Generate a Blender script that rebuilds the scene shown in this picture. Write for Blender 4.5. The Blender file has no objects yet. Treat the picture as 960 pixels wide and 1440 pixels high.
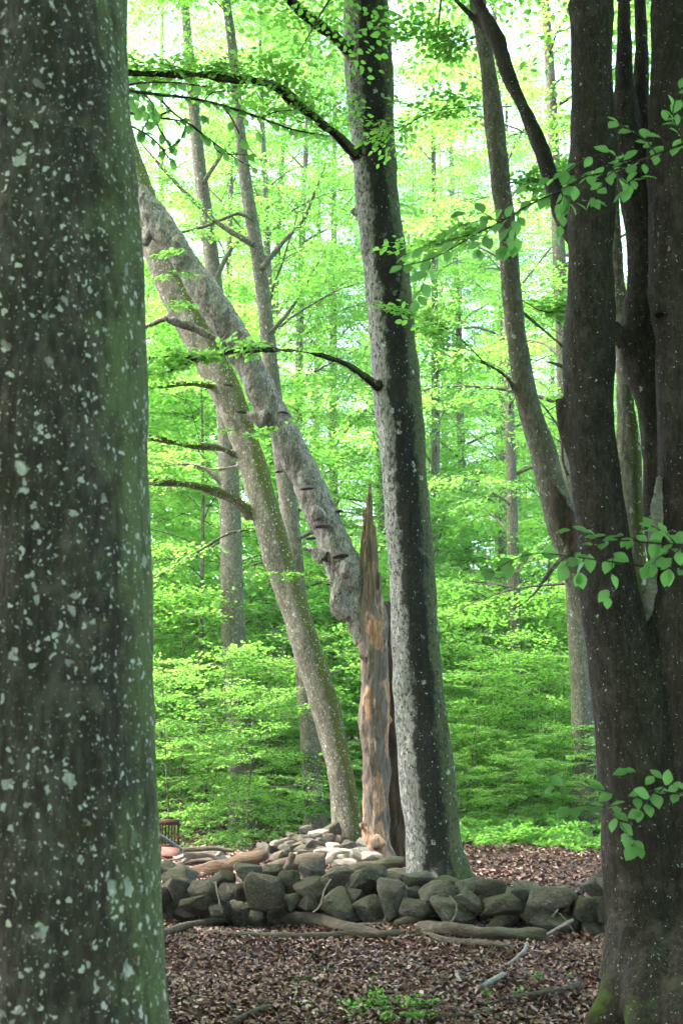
import bpy, bmesh, math, random
import numpy as np
from mathutils import Vector, Matrix, noise as mnoise

# ------------------------------------------------------------------ camera, sky, sun, exposure
scn = bpy.context.scene
C = scn.collection
CAM_H, F, HOR = 1.6, 2000.0, 1060.0            # eye height, focal length and horizon in photo pixels (960 x 1440)
PITCH = math.atan((HOR - 720.0) / F)
cam_d = bpy.data.cameras.new('camera'); cam = bpy.data.objects.new('camera', cam_d); C.objects.link(cam)
cam_d.sensor_fit = 'VERTICAL'; cam_d.sensor_height = 36.0; cam_d.lens = 50.0
cam_d.clip_start = 0.05; cam_d.clip_end = 3000.0
cam.location = (0, 0, CAM_H); cam.rotation_euler = (math.pi / 2 + PITCH, 0, 0)
cam_d.dof.use_dof = True; cam_d.dof.focus_distance = 17.0; cam_d.dof.aperture_fstop = 7.0
scn.camera = cam

SUN_EL, SUN_AZ = math.radians(60), math.radians(-88)   # azimuth clockwise from +Y (the view direction)
world = bpy.data.worlds.new('World'); scn.world = world; world.use_nodes = True
wn = world.node_tree.nodes; wl = world.node_tree.links
sky = wn.new('ShaderNodeTexSky'); sky.sky_type = 'NISHITA'; sky.sun_disc = False
sky.sun_elevation = SUN_EL; sky.sun_rotation = SUN_AZ
sky.air_density = 1.0; sky.dust_density = 3.0; sky.ozone_density = 0.6
bgn = wn['Background']; bgn.inputs['Strength'].default_value = 0.15
wl.new(sky.outputs[0], bgn.inputs['Color'])
sun_d = bpy.data.lights.new('sun', 'SUN'); sun = bpy.data.objects.new('sun', sun_d); C.objects.link(sun)
sun_d.energy = 1.5; sun_d.angle = math.radians(12); sun_d.color = (1.0, 0.94, 0.84)
sdir = Vector((math.sin(SUN_AZ) * math.cos(SUN_EL), math.cos(SUN_AZ) * math.cos(SUN_EL), math.sin(SUN_EL)))
sun.rotation_euler = sdir.to_track_quat('Z', 'Y').to_euler(); sun.location = (0, 0, 60)

scn.view_settings.view_transform = 'Standard'; scn.view_settings.look = 'None'
scn.view_settings.gamma = 1.0; scn.view_settings.exposure = 3.5
scn.render.engine = 'CYCLES'
cy = scn.cycles
cy.use_denoising = True; cy.use_adaptive_sampling = True; cy.adaptive_threshold = 0.03; cy.volume_bounces = 0
cy.max_bounces = 6; cy.diffuse_bounces = 4; cy.glossy_bounces = 2; cy.transmission_bounces = 4; cy.transparent_max_bounces = 4
cy.sample_clamp_indirect = 6.0
cy.caustics_reflective = False; cy.caustics_refractive = False

rnd = random.Random(7); rng = np.random.default_rng(7)
R = math.radians

# ------------------------------------------------------------------ helpers
cp, sp = math.cos(PITCH), math.sin(PITCH)
def ray(px, py):
    u, v = (px - 480.0) / F, (720.0 - py) / F
    return Vector((u, cp - v * sp, sp + v * cp))
def P(px, py, Y):                      # the point on a pixel's ray that stands Y metres in front of the camera
    d = ray(px, py); return Vector((0, 0, CAM_H)) + d * (Y / d.y)
def S(px, py, Y):                      # metres per photo pixel there
    return Y / ray(px, py).y / F
def hgt(x, y):                         # ground height
    r = np.maximum(0, np.asarray(y, float) - 36) * 0.03
    m = 0.16 * np.exp(-(((x + 0.5) / 1.0) ** 2 + ((y - 22.0) / 1.6) ** 2))
    n = 0.022 * np.sin(x * 1.7 + y * 0.9) + 0.018 * np.sin(x * 0.8 - y * 1.9 + 1.3) + 0.012 * np.sin(x * 4.1 + y * 3.3)
    return r + m + n * np.clip(np.asarray(y, float) / 8.0, 0.3, 1.5)
def G(px, py, dz=0.0):                 # the point where a pixel's ray meets the ground
    d = ray(px, py); t = -CAM_H / d.z
    for _ in range(12):
        q = d * t; t = (float(hgt(q.x, q.y)) + dz - CAM_H) / d.z
    q = d * t; return Vector((q.x, q.y, CAM_H + q.z))

def link(name, data, parent=None, mat=None):
    o = bpy.data.objects.new(name, data); C.objects.link(o)
    if parent is not None: o.parent = parent
    if mat is not None and data is not None and not data.materials: data.materials.append(mat)
    return o
def tag(o, label, cat, group=None, kind=None):
    o['label'] = label
    if cat: o['category'] = cat
    if group: o['group'] = group
    if kind: o['kind'] = kind
    return o
def thing(name, label, cat, loc=(0, 0, 0), group=None):
    o = bpy.data.objects.new(name, None); C.objects.link(o); o.location = loc; o.empty_display_size = 0.2
    return tag(o, label, cat, group)
def mesh_np(name, v, f, smooth=True, attrs=None, mat=None):
    v = np.asarray(v, np.float32); f = np.asarray(f, np.int32)
    me = bpy.data.meshes.new(name); k = f.shape[1]
    me.vertices.add(len(v)); me.vertices.foreach_set('co', v.ravel())
    me.loops.add(f.size); me.loops.foreach_set('vertex_index', f.ravel())
    me.polygons.add(len(f)); me.polygons.foreach_set('loop_start', np.arange(0, f.size, k, dtype=np.int32))
    if smooth: me.polygons.foreach_set('use_smooth', np.ones(len(f), bool))
    for an, av in (attrs or {}).items():
        a = me.attributes.new(an, 'FLOAT', 'POINT'); a.data.foreach_set('value', np.asarray(av, np.float32))
    me.update(calc_edges=True); me.validate()
    if mat: me.materials.append(mat)
    return me

def catmull(pts, step):
    """resample a list of (Vector, radius) smoothly"""
    out = []; n = len(pts)
    for i in range(n - 1):
        p0, p1, p2, p3 = [pts[max(0, min(n - 1, j))] for j in (i - 1, i, i + 1, i + 2)]
        k = max(1, int((p2[0] - p1[0]).length / step))
        for j in range(k):
            t = j / k
            a, b, c, d = -0.5*t+t*t-0.5*t**3, 1-2.5*t*t+1.5*t**3, 0.5*t+2*t*t-1.5*t**3, -0.5*t*t+0.5*t**3
            out.append((p0[0]*a + p1[0]*b + p2[0]*c + p3[0]*d, max(0.0008, p0[1]*a + p1[1]*b + p2[1]*c + p3[1]*d)))
    out.append((pts[-1][0].copy(), pts[-1][1])); return out
def tube_arrays(pts, seg=12, cap=True, prof=None):
    """pts: resampled (Vector, radius).  returns verts, quads (caps are collapsed rings)"""
    P3 = np.array([p[0][:] for p in pts]); rad = np.array([p[1] for p in pts])
    if cap:
        t0 = P3[0] - P3[1]; t1 = P3[-1] - P3[-2]
        t0 /= np.linalg.norm(t0) + 1e-9; t1 /= np.linalg.norm(t1) + 1e-9
        P3 = np.vstack([P3[0] + t0 * rad[0] * 0.05, P3, P3[-1] + t1 * rad[-1] * 0.05]); rad = np.concatenate([[rad[0] * 0.02], rad, [rad[-1] * 0.02]])
    T = np.gradient(P3, axis=0); T /= np.linalg.norm(T, axis=1, keepdims=True) + 1e-9
    ref = np.array([0.0, 1.0, 0.0]); 
    if abs(T.mean(0)[1]) > 0.8 * np.linalg.norm(T.mean(0)): ref = np.array([0.0, 0.0, 1.0])
    U = np.cross(ref, T); U /= np.linalg.norm(U, axis=1, keepdims=True) + 1e-9
    V = np.cross(T, U)
    a = np.arange(seg) / seg * 2 * np.pi
    rr = np.ones((len(P3), seg)) if prof is None else prof(P3, a)
    v = P3[:, None, :] + (rad[:, None] * rr)[..., None] * (np.cos(a)[None, :, None] * U[:, None, :] + np.sin(a)[None, :, None] * V[:, None, :])
    n = len(P3); i = np.arange(n - 1)[:, None]; j = np.arange(seg)[None, :]
    q = np.stack([i * seg + j, i * seg + (j + 1) % seg, (i + 1) * seg + (j + 1) % seg, (i + 1) * seg + j], -1).reshape(-1, 4)
    return v.reshape(-1, 3), q
def join_arrays(parts):
    vs, fs, o = [], [], 0
    for v, f in parts: vs.append(v); fs.append(f + o); o += len(v)
    return np.vstack(vs), np.vstack(fs)
def vnoise(pts, scale, seed=0.0, octaves=3):
    """smooth noise at many points (mathutils, python loop)"""
    f = mnoise.fractal; o = Vector((seed * 13.1, seed * 7.7, seed * 3.3))
    sx, sy, sz = scale if hasattr(scale, '__len__') else (scale,) * 3
    return np.array([f(Vector((p[0] * sx, p[1] * sy, p[2] * sz)) + o, 1.0, 2.0, octaves) for p in pts], np.float32)
def normals_of(me):
    n = np.zeros(len(me.vertices) * 3, np.float32); me.vertex_normals.foreach_get('vector', n); return n.reshape(-1, 3)
def coords_of(me):
    c = np.zeros(len(me.vertices) * 3, np.float32); me.vertices.foreach_get('co', c); return c.reshape(-1, 3)
def fuse(name, parts, voxel, smooth_it=6, disp=(), mat=None):
    """several overlapping tubes fused into one continuous skin, then given relief.  disp: (scale xyz, amplitude)"""
    v, f = join_arrays(parts)
    me = mesh_np(name + '_raw', v, f)
    o = bpy.data.objects.new(name + '_raw', me); C.objects.link(o)
    m = o.modifiers.new('r', 'REMESH'); m.mode = 'VOXEL'; m.voxel_size = voxel; m.use_smooth_shade = True
    s = o.modifiers.new('s', 'SMOOTH'); s.iterations = smooth_it; s.factor = 0.5
    dg = bpy.context.evaluated_depsgraph_get(); out = bpy.data.meshes.new_from_object(o.evaluated_get(dg))
    bpy.data.objects.remove(o); bpy.data.meshes.remove(me); out.name = name
    n = normals_of(out); c = coords_of(out)
    a = out.attributes.new('side', 'FLOAT', 'POINT'); a.data.foreach_set('value', np.ascontiguousarray(n[:, 0]))
    if disp:
        d = np.zeros(len(c), np.float32)
        for k, (sc_, am) in enumerate(disp): d += am * vnoise(c, sc_, k + 1)
        c = c + n * d[:, None]; out.vertices.foreach_set('co', c.astype(np.float32).ravel())
    out.materials.clear()
    if mat: out.materials.append(mat)
    out.polygons.foreach_set('use_smooth', np.ones(len(out.polygons), bool)); out.update()
    return out
def profile(rows, Y, lean=1.0):
    """rows (y, left, right) in photo pixels -> (centre, radius) at depth Y (number or function of y)"""
    out = []
    for y, l, r in rows:
        d = Y(y) if callable(Y) else Y; m = (l + r) / 2
        out.append((P(m, y, d), (r - l) / 2 * S(m, y, d) * lean))
    return out
def path(rows, Y):
    """rows (x, y, width) -> (centre, radius); Y number or (from, to)"""
    out = []; n = len(rows)
    for k, (x, y, w, *dd) in enumerate(rows):
        d = dd[0] if dd else Y[0] + (Y[1] - Y[0]) * k / (n - 1) if isinstance(Y, tuple) else Y
        out.append((P(x, y, d), w / 2 * S(x, y, d)))
    return out
def grow(chain, to_z, step=1.2, taper=0.93, wob=0.06):
    """continue a stem upward out of the frame"""
    c = list(chain); p, r = c[-1]; d = (c[-1][0] - c[-2][0]).normalized()
    while p.z < to_z:
        d = (d + Vector((rnd.uniform(-wob, wob), rnd.uniform(-wob, wob), 0.12))).normalized()
        p = p + d * step; r *= taper; c.append((p, r))
    return c

# ------------------------------------------------------------------ materials
def new_mat(name):
    m = bpy.data.materials.new(name); m.use_nodes = True; nt = m.node_tree; nt.nodes.clear()
    return m, nt, nt.nodes.new, nt.links.new
def mixc(nt, fac, a, b, blend='MIX'):
    n = nt.nodes.new('ShaderNodeMix'); n.data_type = 'RGBA'; n.blend_type = blend
    for i, val in ((0, fac), (6, a), (7, b)):
        if hasattr(val, 'is_linked') or isinstance(val, bpy.types.NodeSocket): nt.links.new(val, n.inputs[i])
        else: n.inputs[i].default_value = (*val, 1) if isinstance(val, tuple) else val
    return n.outputs[2]
def ramp(nt, val, lo, hi, a=0.0, b=1.0, smooth=True):
    n = nt.nodes.new('ShaderNodeMapRange'); n.interpolation_type = 'SMOOTHSTEP' if smooth else 'LINEAR'
    nt.links.new(val, n.inputs[0]); n.inputs[1].default_value = lo; n.inputs[2].default_value = hi
    n.inputs[3].default_value = a; n.inputs[4].default_value = b; return n.outputs[0]
def math_(nt, op, a, b):
    n = nt.nodes.new('ShaderNodeMath'); n.operation = op
    for i, v in ((0, a), (1, b)):
        if isinstance(v, bpy.types.NodeSocket): nt.links.new(v, n.inputs[i])
        else: n.inputs[i].default_value = v
    return n.outputs[0]
def coords(nt, scale=(1, 1, 1), warp=0.0, wscale=6.0):
    t = nt.nodes.new('ShaderNodeTexCoord'); m = nt.nodes.new('ShaderNodeMapping'); m.inputs['Scale'].default_value = scale
    src = t.outputs['Object']
    if warp:
        nz = nt.nodes.new('ShaderNodeTexNoise'); nz.inputs['Scale'].default_value = wscale; nz.inputs['Detail'].default_value = 2
        nt.links.new(src, nz.inputs['Vector'])
        vm = nt.nodes.new('ShaderNodeVectorMath'); vm.operation = 'MULTIPLY_ADD'
        nt.links.new(nz.outputs['Color'], vm.inputs[0]); vm.inputs[1].default_value = (warp,) * 3; nt.links.new(src, vm.inputs[2]); src = vm.outputs[0]
    nt.links.new(src, m.inputs[0]); return m.outputs[0]
def noise_(nt, vec, scale, detail=3, rough=0.55):
    n = nt.nodes.new('ShaderNodeTexNoise'); n.inputs['Scale'].default_value = scale; n.inputs['Detail'].default_value = detail
    n.inputs['Roughness'].default_value = rough; nt.links.new(vec, n.inputs['Vector']); return n.outputs[0]
def spots(nt, vec, scale, lo, hi, keep):
    """round lichen spots: voronoi cells of which a share carries a spot of its own size"""
    v = nt.nodes.new('ShaderNodeTexVoronoi'); v.inputs['Scale'].default_value = scale; nt.links.new(vec, v.inputs['Vector'])
    s = nt.nodes.new('ShaderNodeSeparateColor'); nt.links.new(v.outputs['Color'], s.inputs[0])
    size = ramp(nt, s.outputs[0], 1 - keep, 1.0, 0.0, hi, smooth=False)
    d = math_(nt, 'SUBTRACT', size, v.outputs['Distance'])
    return ramp(nt, d, 0.0, lo)
def finish(nt, col, rough, bumps, spec=0.25):
    b = nt.nodes.new('ShaderNodeBsdfPrincipled'); nt.links.new(col, b.inputs['Base Color']) if isinstance(col, bpy.types.NodeSocket) else setattr(b.inputs['Base Color'], 'default_value', (*col, 1))
    b.inputs['Roughness'].default_value = rough; b.inputs['Specular IOR Level'].default_value = spec
    prev = None
    for val, st, dist in bumps:
        bp = nt.nodes.new('ShaderNodeBump'); bp.inputs['Strength'].default_value = st; bp.inputs['Distance'].default_value = dist
        nt.links.new(val, bp.inputs['Height'])
        if prev: nt.links.new(prev, bp.inputs['Normal'])
        prev = bp.outputs[0]
    if prev: nt.links.new(prev, b.inputs['Normal'])
    o = nt.nodes.new('ShaderNodeOutputMaterial'); nt.links.new(b.outputs[0], o.inputs[0])

def bark(name, c0, c1, s1=(60, .12, .5, .25), s2=(16, .12, .45, .2), lichen=(0.5, 0.52, 0.48), algae=(0.07, 0.11, 0.03), side=None, alg=0.6,
         stretch=0.35, speck=1.0, blotch=None, streak=None, bump=1.0, fiss=0.0, patches=None, mossy=False, tiny=None, holes=None, lines=None):
    """grey beech bark: s1, s2 = small and large lichen spots (scale, soft edge, size, share); side = (lo, hi) of the attribute that grows algae"""
    m, nt, N, L = new_mat(name)
    vec = coords(nt, (1, 1, stretch)); flat = coords(nt, (1, 1, 0.85), 0.03, 14)
    big = noise_(nt, vec, 3.0, 4); fine = noise_(nt, vec, 40, 4, 0.65); mid = noise_(nt, flat, 9, 4, 0.6)
    col = mixc(nt, ramp(nt, big, 0.35, 0.65), c0, c1)
    col = mixc(nt, ramp(nt, fine, 0.32, 0.66, 0.0, 0.7), col, tuple(x * 0.35 for x in c0))
    col = mixc(nt, ramp(nt, mid, 0.52, 0.7, 0.0, 0.45), col, tuple(min(1, x * 1.6) for x in c1))
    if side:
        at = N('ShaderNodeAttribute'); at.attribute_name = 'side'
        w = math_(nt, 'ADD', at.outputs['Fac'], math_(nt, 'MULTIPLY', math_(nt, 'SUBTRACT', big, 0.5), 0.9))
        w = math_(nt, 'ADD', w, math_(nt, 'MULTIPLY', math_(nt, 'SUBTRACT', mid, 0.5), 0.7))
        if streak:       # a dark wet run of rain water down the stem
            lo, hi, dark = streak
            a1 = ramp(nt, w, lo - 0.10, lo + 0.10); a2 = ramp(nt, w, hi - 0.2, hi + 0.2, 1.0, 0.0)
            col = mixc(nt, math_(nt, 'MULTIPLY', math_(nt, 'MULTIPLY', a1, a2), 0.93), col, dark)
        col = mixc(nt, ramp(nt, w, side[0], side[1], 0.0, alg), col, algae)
    lich = coords(nt, (1, 1, 0.8), 0.05, 30)
    msk = ramp(nt, noise_(nt, flat, 2.2, 2), 0.36, 0.62)
    k1 = math_(nt, 'MULTIPLY', spots(nt, lich, *s1), speck)
    k2 = math_(nt, 'MULTIPLY', spots(nt, lich, *s2), msk)
    lc = mixc(nt, noise_(nt, flat, 25, 2), tuple(x * 0.7 for x in lichen), lichen)
    if tiny: col = mixc(nt, math_(nt, 'MULTIPLY', spots(nt, lich, *tiny), 0.7), col, tuple(x * 0.75 for x in lichen))
    if holes: col = mixc(nt, spots(nt, lich, *holes), col, (0.02, 0.015, 0.012))
    col = mixc(nt, k1, col, lc); col = mixc(nt, k2, col, lc)
    if blotch:           # broad crusts of pale lichen or exposed wood
        sc_, lo, hi, bc, bf = blotch
        col = mixc(nt, ramp(nt, noise_(nt, flat, sc_, 6, 0.7), lo, hi, 0.0, bf), col, bc)
    if lines:            # cracks and flake edges: thin lines along the contours of a stretched noise
        ln_ = noise_(nt, coords(nt, (1, 1, lines[1]), 0.03, 10), lines[0], 4, 0.6)
        dv = N('ShaderNodeMath'); dv.operation = 'ABSOLUTE'; L(math_(nt, 'SUBTRACT', ln_, 0.5), dv.inputs[0])
        col = mixc(nt, ramp(nt, dv.outputs[0], 0.004, 0.022, lines[2], 0.0), col, tuple(x * 0.22 for x in c0))
    if patches:          # mossy, dirty patches
        col = mixc(nt, ramp(nt, noise_(nt, flat, patches[0], 5, 0.65), 0.54, 0.68, 0.0, patches[2]), col, patches[1])
    if mossy:
        am = N('ShaderNodeAttribute'); am.attribute_name = 'moss'
        mw = math_(nt, 'ADD', am.outputs['Fac'], math_(nt, 'MULTIPLY', math_(nt, 'SUBTRACT', mid, 0.5), 1.2))
        col = mixc(nt, ramp(nt, mw, 0.5, 0.75), col, mixc(nt, fine, (0.03, 0.042, 0.008), (0.08, 0.095, 0.016)))
    rid = noise_(nt, coords(nt, (1, 1, 0.12), 0.02, 8), 28, 4, 0.6)
    if fiss: col = mixc(nt, ramp(nt, rid, 0.36, 0.46, fiss, 0.0), col, tuple(x * 0.25 for x in c0))
    finish(nt, col, 0.85, [(rid, 0.35 * bump, 0.02), (fine, 0.5 * bump, 0.008), (math_(nt, 'ADD', k1, k2), 0.3, 0.004)], 0.08)
    return m

def leaf_mat(name, dark, light, trans, tfac=0.5, var=0.25):
    m, nt, N, L = new_mat(name)
    at = N('ShaderNodeAttribute'); at.attribute_name = 'tint'
    oi = N('ShaderNodeObjectInfo')
    t = math_(nt, 'ADD', math_(nt, 'MULTIPLY', at.outputs['Fac'], 0.75), math_(nt, 'MULTIPLY', oi.outputs['Random'], var))
    col = mixc(nt, t, dark, light); tc = mixc(nt, t, tuple(x * 0.62 for x in trans), trans)
    b = N('ShaderNodeBsdfPrincipled'); L(col, b.inputs['Base Color']); b.inputs['Roughness'].default_value = 0.42; b.inputs['Specular IOR Level'].default_value = 0.45
    tr = N('ShaderNodeBsdfTranslucent'); L(tc, tr.inputs['Color'])
    mx = N('ShaderNodeMixShader'); mx.inputs[0].default_value = tfac; L(b.outputs[0], mx.inputs[1]); L(tr.outputs[0], mx.inputs[2])
    o = N('ShaderNodeOutputMaterial'); L(mx.outputs[0], o.inputs[0]); return m
M = {}
M['leaf'] = leaf_mat('beech_leaves', (0.046, 0.125, 0.024), (0.092, 0.22, 0.04), (0.34, 0.73, 0.11), 0.62)
M['leaf_near'] = leaf_mat('near_beech_leaves', (0.045, 0.13, 0.045), (0.085, 0.21, 0.065), (0.32, 0.68, 0.16), 0.6, 0.5)
M['bark_far'] = bark('far_bark', (0.13, 0.115, 0.09), (0.2, 0.18, 0.14), side=(0.2, 0.9), alg=0.3)
M['twig'] = bark('twig_bark', (0.05, 0.042, 0.032), (0.085, 0.07, 0.05), bump=0.4)
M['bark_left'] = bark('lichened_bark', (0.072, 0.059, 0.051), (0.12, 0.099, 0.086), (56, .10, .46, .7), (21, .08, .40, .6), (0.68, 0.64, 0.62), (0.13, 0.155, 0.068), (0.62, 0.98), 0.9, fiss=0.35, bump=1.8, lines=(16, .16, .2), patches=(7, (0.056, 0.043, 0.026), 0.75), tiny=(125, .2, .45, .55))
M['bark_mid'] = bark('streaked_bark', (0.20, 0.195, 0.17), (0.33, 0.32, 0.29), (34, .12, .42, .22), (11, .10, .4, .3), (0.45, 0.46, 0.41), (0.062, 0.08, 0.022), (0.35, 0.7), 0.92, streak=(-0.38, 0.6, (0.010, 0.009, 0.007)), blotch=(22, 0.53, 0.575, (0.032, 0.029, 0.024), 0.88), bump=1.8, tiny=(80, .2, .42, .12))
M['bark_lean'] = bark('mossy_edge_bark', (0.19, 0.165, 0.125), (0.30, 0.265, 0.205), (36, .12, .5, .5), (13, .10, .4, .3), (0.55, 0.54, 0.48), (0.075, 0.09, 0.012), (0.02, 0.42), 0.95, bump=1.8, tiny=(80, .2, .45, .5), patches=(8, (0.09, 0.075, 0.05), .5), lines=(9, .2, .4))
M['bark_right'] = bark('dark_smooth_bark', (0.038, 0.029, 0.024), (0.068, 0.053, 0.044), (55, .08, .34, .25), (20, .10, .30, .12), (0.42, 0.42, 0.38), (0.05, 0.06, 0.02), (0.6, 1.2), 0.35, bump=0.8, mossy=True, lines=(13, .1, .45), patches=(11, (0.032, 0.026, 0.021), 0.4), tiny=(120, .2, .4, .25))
M['bark_pale'] = bark('pale_bark', (0.12, 0.105, 0.08), (0.185, 0.165, 0.125), (45, .12, .45, .4), (15, .10, .4, .25), (0.45, 0.45, 0.40), (0.06, 0.075, 0.015), (0.3, 0.9), 0.4)
M['bark_dead'] = bark('dead_bark', (0.235, 0.21, 0.185), (0.35, 0.315, 0.28), (60, .12, .45, .35), (18, .12, .3, .15), (0.6, 0.57, 0.52), (0.3, 0.25, 0.2), (0.9, 1.5), 0.2, blotch=(5, 0.63, 0.67, (0.40, 0.27, 0.15), 0.75), fiss=.5, patches=(11, (0.10, 0.08, 0.065), .85), bump=2.4, lines=(7, .35, .8), holes=(15, .06, .30, .22), tiny=(70, .2, .4, .4))
def snag_mat():
    m, nt, N, L = new_mat('peeling_snag'); vec = coords(nt, (1, 1, .14), .05, 5); soft = coords(nt, (1, 1, .42), .08, 4)
    fib = noise_(nt, vec, 26, 5, .65); pat = noise_(nt, soft, 4.2, 5, .6); pat2 = noise_(nt, soft, 7.5, 5, .65)
    col = mixc(nt, ramp(nt, fib, .3, .7), (0.085, 0.062, 0.05), (0.185, 0.145, 0.12))
    wood = mixc(nt, ramp(nt, fib, .35, .65), (0.22, 0.10, 0.055), (0.42, 0.265, 0.165))
    col = mixc(nt, ramp(nt, pat, .50, .545), col, wood); col = mixc(nt, ramp(nt, pat2, .60, .66, 0, .85), col, (0.055, 0.04, 0.03))
    finish(nt, col, .85, [(pat, .8, .04), (fib, .9, .02)]); return m
M['snag'] = snag_mat()

def simple(name, c0, c1, sc_=8, stretch=(1, 1, 1), rough=0.85, bump=0.5, dist=0.01, extra=None):
    m, nt, N, L = new_mat(name); vec = coords(nt, stretch, 0.04, 6)
    a = noise_(nt, vec, sc_, 5, 0.65); b = noise_(nt, vec, sc_ * 5, 4, 0.6)
    col = mixc(nt, ramp(nt, a, 0.32, 0.68), c0, c1); col = mixc(nt, ramp(nt, b, 0.3, 0.7, 0.0, 0.5), col, tuple(x * 0.4 for x in c0))
    if extra:
        col = mixc(nt, ramp(nt, noise_(nt, vec, extra[0], 5, 0.6), extra[1], extra[2]), col, extra[3])
    finish(nt, col, rough, [(a, bump, dist * 2), (b, bump, dist)]); return m
M['split_wood'] = simple('split_wood', (0.17, 0.11, 0.065), (0.38, 0.285, 0.18), 22, (1, 1, 0.07), bump=1.0, dist=0.03)
M['rotten_wood'] = simple('rotten_wood', (0.07, 0.045, 0.03), (0.15, 0.09, 0.055), 18, (1, 1, 0.15), bump=1.0, dist=0.03)
M['dead_wood'] = simple('weathered_dead_wood', (0.085, 0.063, 0.046), (0.17, 0.132, 0.10), 14, (0.25, 1, 1), bump=0.9, dist=0.015)
M['red_wood'] = simple('reddish_log', (0.10, 0.06, 0.04), (0.2, 0.125, 0.085), 14, (0.3, 1, 1), bump=0.9, dist=0.02)
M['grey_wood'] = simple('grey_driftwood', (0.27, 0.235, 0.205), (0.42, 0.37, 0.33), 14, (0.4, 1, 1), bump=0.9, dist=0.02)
M['mossy_wood'] = simple('mossy_log', (0.05, 0.045, 0.028), (0.11, 0.095, 0.06), 9, (0.3, 1, 1), bump=0.9, dist=0.02, extra=(5, 0.55, 0.66, (0.09, 0.085, 0.03)))
M['fungus'] = simple('bracket_fungus', (0.05, 0.042, 0.036), (0.12, 0.10, 0.085), 30, (1, 1, 3), bump=0.6)
M['rust'] = simple('rusty_iron', (0.05, 0.028, 0.018), (0.11, 0.055, 0.03), 30)
M['red_paint'] = simple('faded_red_board', (0.14, 0.055, 0.045), (0.2, 0.085, 0.07), 12)
M['blue_metal'] = simple('blue_grey_metal', (0.05, 0.065, 0.085), (0.09, 0.11, 0.14), 12, rough=0.5)
M['moss'] = simple('ground_moss', (0.045, 0.065, 0.012), (0.10, 0.12, 0.025), 25, bump=1.0, dist=0.02)
def stone_mat(name, c0, c1, moss=0.0, pale=0.0):
    m, nt, N, L = new_mat(name); oi = N('ShaderNodeObjectInfo')
    t = N('ShaderNodeTexCoord'); vm = N('ShaderNodeVectorMath'); vm.operation = 'ADD'; L(t.outputs['Object'], vm.inputs[0]); L(oi.outputs['Location'], vm.inputs[1])
    vec = vm.outputs[0]
    a = noise_(nt, vec, 5, 5, 0.6); b = noise_(nt, vec, 60, 4, 0.65); c = noise_(nt, vec, 14, 5, 0.65)
    col = mixc(nt, ramp(nt, a, 0.3, 0.7), c0, c1)
    col = mixc(nt, ramp(nt, oi.outputs['Random'], 0.0, 1.0, 0.0, 0.5, False), col, (c1[0] * 1.05, c1[1] * 0.9, c1[2] * 0.82))
    col = mixc(nt, ramp(nt, b, 0.42, 0.72, 0.0, 0.6), col, tuple(x * 0.35 for x in c0))
    if pale: col = mixc(nt, ramp(nt, c, 0.56, 0.62, 0.0, pale), col, (0.30, 0.31, 0.26))
    ck = N('ShaderNodeMath'); ck.operation = 'ABSOLUTE'; L(math_(nt, 'SUBTRACT', noise_(nt, vec, 2.6, 5, 0.6), 0.5), ck.inputs[0])
    col = mixc(nt, ramp(nt, ck.outputs[0], 0.003, 0.016, 0.6, 0.0), col, tuple(x * 0.3 for x in c0))
    if moss:
        g = N('ShaderNodeNewGeometry'); s = N('ShaderNodeSeparateXYZ'); L(g.outputs['Normal'], s.inputs[0])
        w = math_(nt, 'ADD', s.outputs[2], math_(nt, 'MULTIPLY', math_(nt, 'SUBTRACT', c, 0.5), 2.2))
        col = mixc(nt, ramp(nt, w, 0.55, 1.15, 0.0, moss), col, mixc(nt, b, (0.04, 0.05, 0.012), (0.10, 0.11, 0.02)))
    finish(nt, col, 0.9, [(c, 1.0, 0.05), (b, 0.8, 0.012)]); return m
M['stone'] = stone_mat('fieldstone', (0.105, 0.094, 0.078), (0.205, 0.186, 0.155), 0.55, 0.6)
M['stone_moss'] = stone_mat('mossy_fieldstone', (0.065, 0.062, 0.044), (0.12, 0.112, 0.085), 0.95, 0.3)
M['stone_pale'] = stone_mat('sunlit_pale_rubble', (0.46, 0.385, 0.32), (0.64, 0.565, 0.49), 0.0, 0.0)  # pale stone, its tone also carrying sunlight painted onto the heap's slabs
M['stone_grey'] = stone_mat('grey_rubble', (0.14, 0.122, 0.10), (0.26, 0.225, 0.185), 0.15, 0.2)

def litter_mat():
    m, nt, N, L = new_mat('fallen_leaves'); at = N('ShaderNodeAttribute'); at.attribute_name = 'tint'
    cr = N('ShaderNodeValToRGB'); L(at.outputs['Fac'], cr.inputs[0]); e = cr.color_ramp.elements
    e[0].position = 0; e[0].color = (0.045, 0.022, 0.017, 1); e[1].position = 1.0; e[1].color = (0.60, 0.44, 0.38, 1)
    for p_, c_ in ((0.3, (0.135, 0.056, 0.042)), (0.6, (0.25, 0.128, 0.098)), (0.8, (0.36, 0.225, 0.185))):
        k = e.new(p_); k.color = (*c_, 1)
    b = N('ShaderNodeBsdfPrincipled'); L(cr.outputs[0], b.inputs['Base Color']); b.inputs['Roughness'].default_value = 0.55; b.inputs['Specular IOR Level'].default_value = 0.4
    o = N('ShaderNodeOutputMaterial'); L(b.outputs[0], o.inputs[0]); return m
M['litter'] = litter_mat()
M['soil'] = simple('leafy_soil', (0.05, 0.03, 0.022), (0.13, 0.08, 0.06), 22, bump=1.0, dist=0.03, extra=(60, 0.5, 0.62, (0.17, 0.11, 0.085)))

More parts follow.
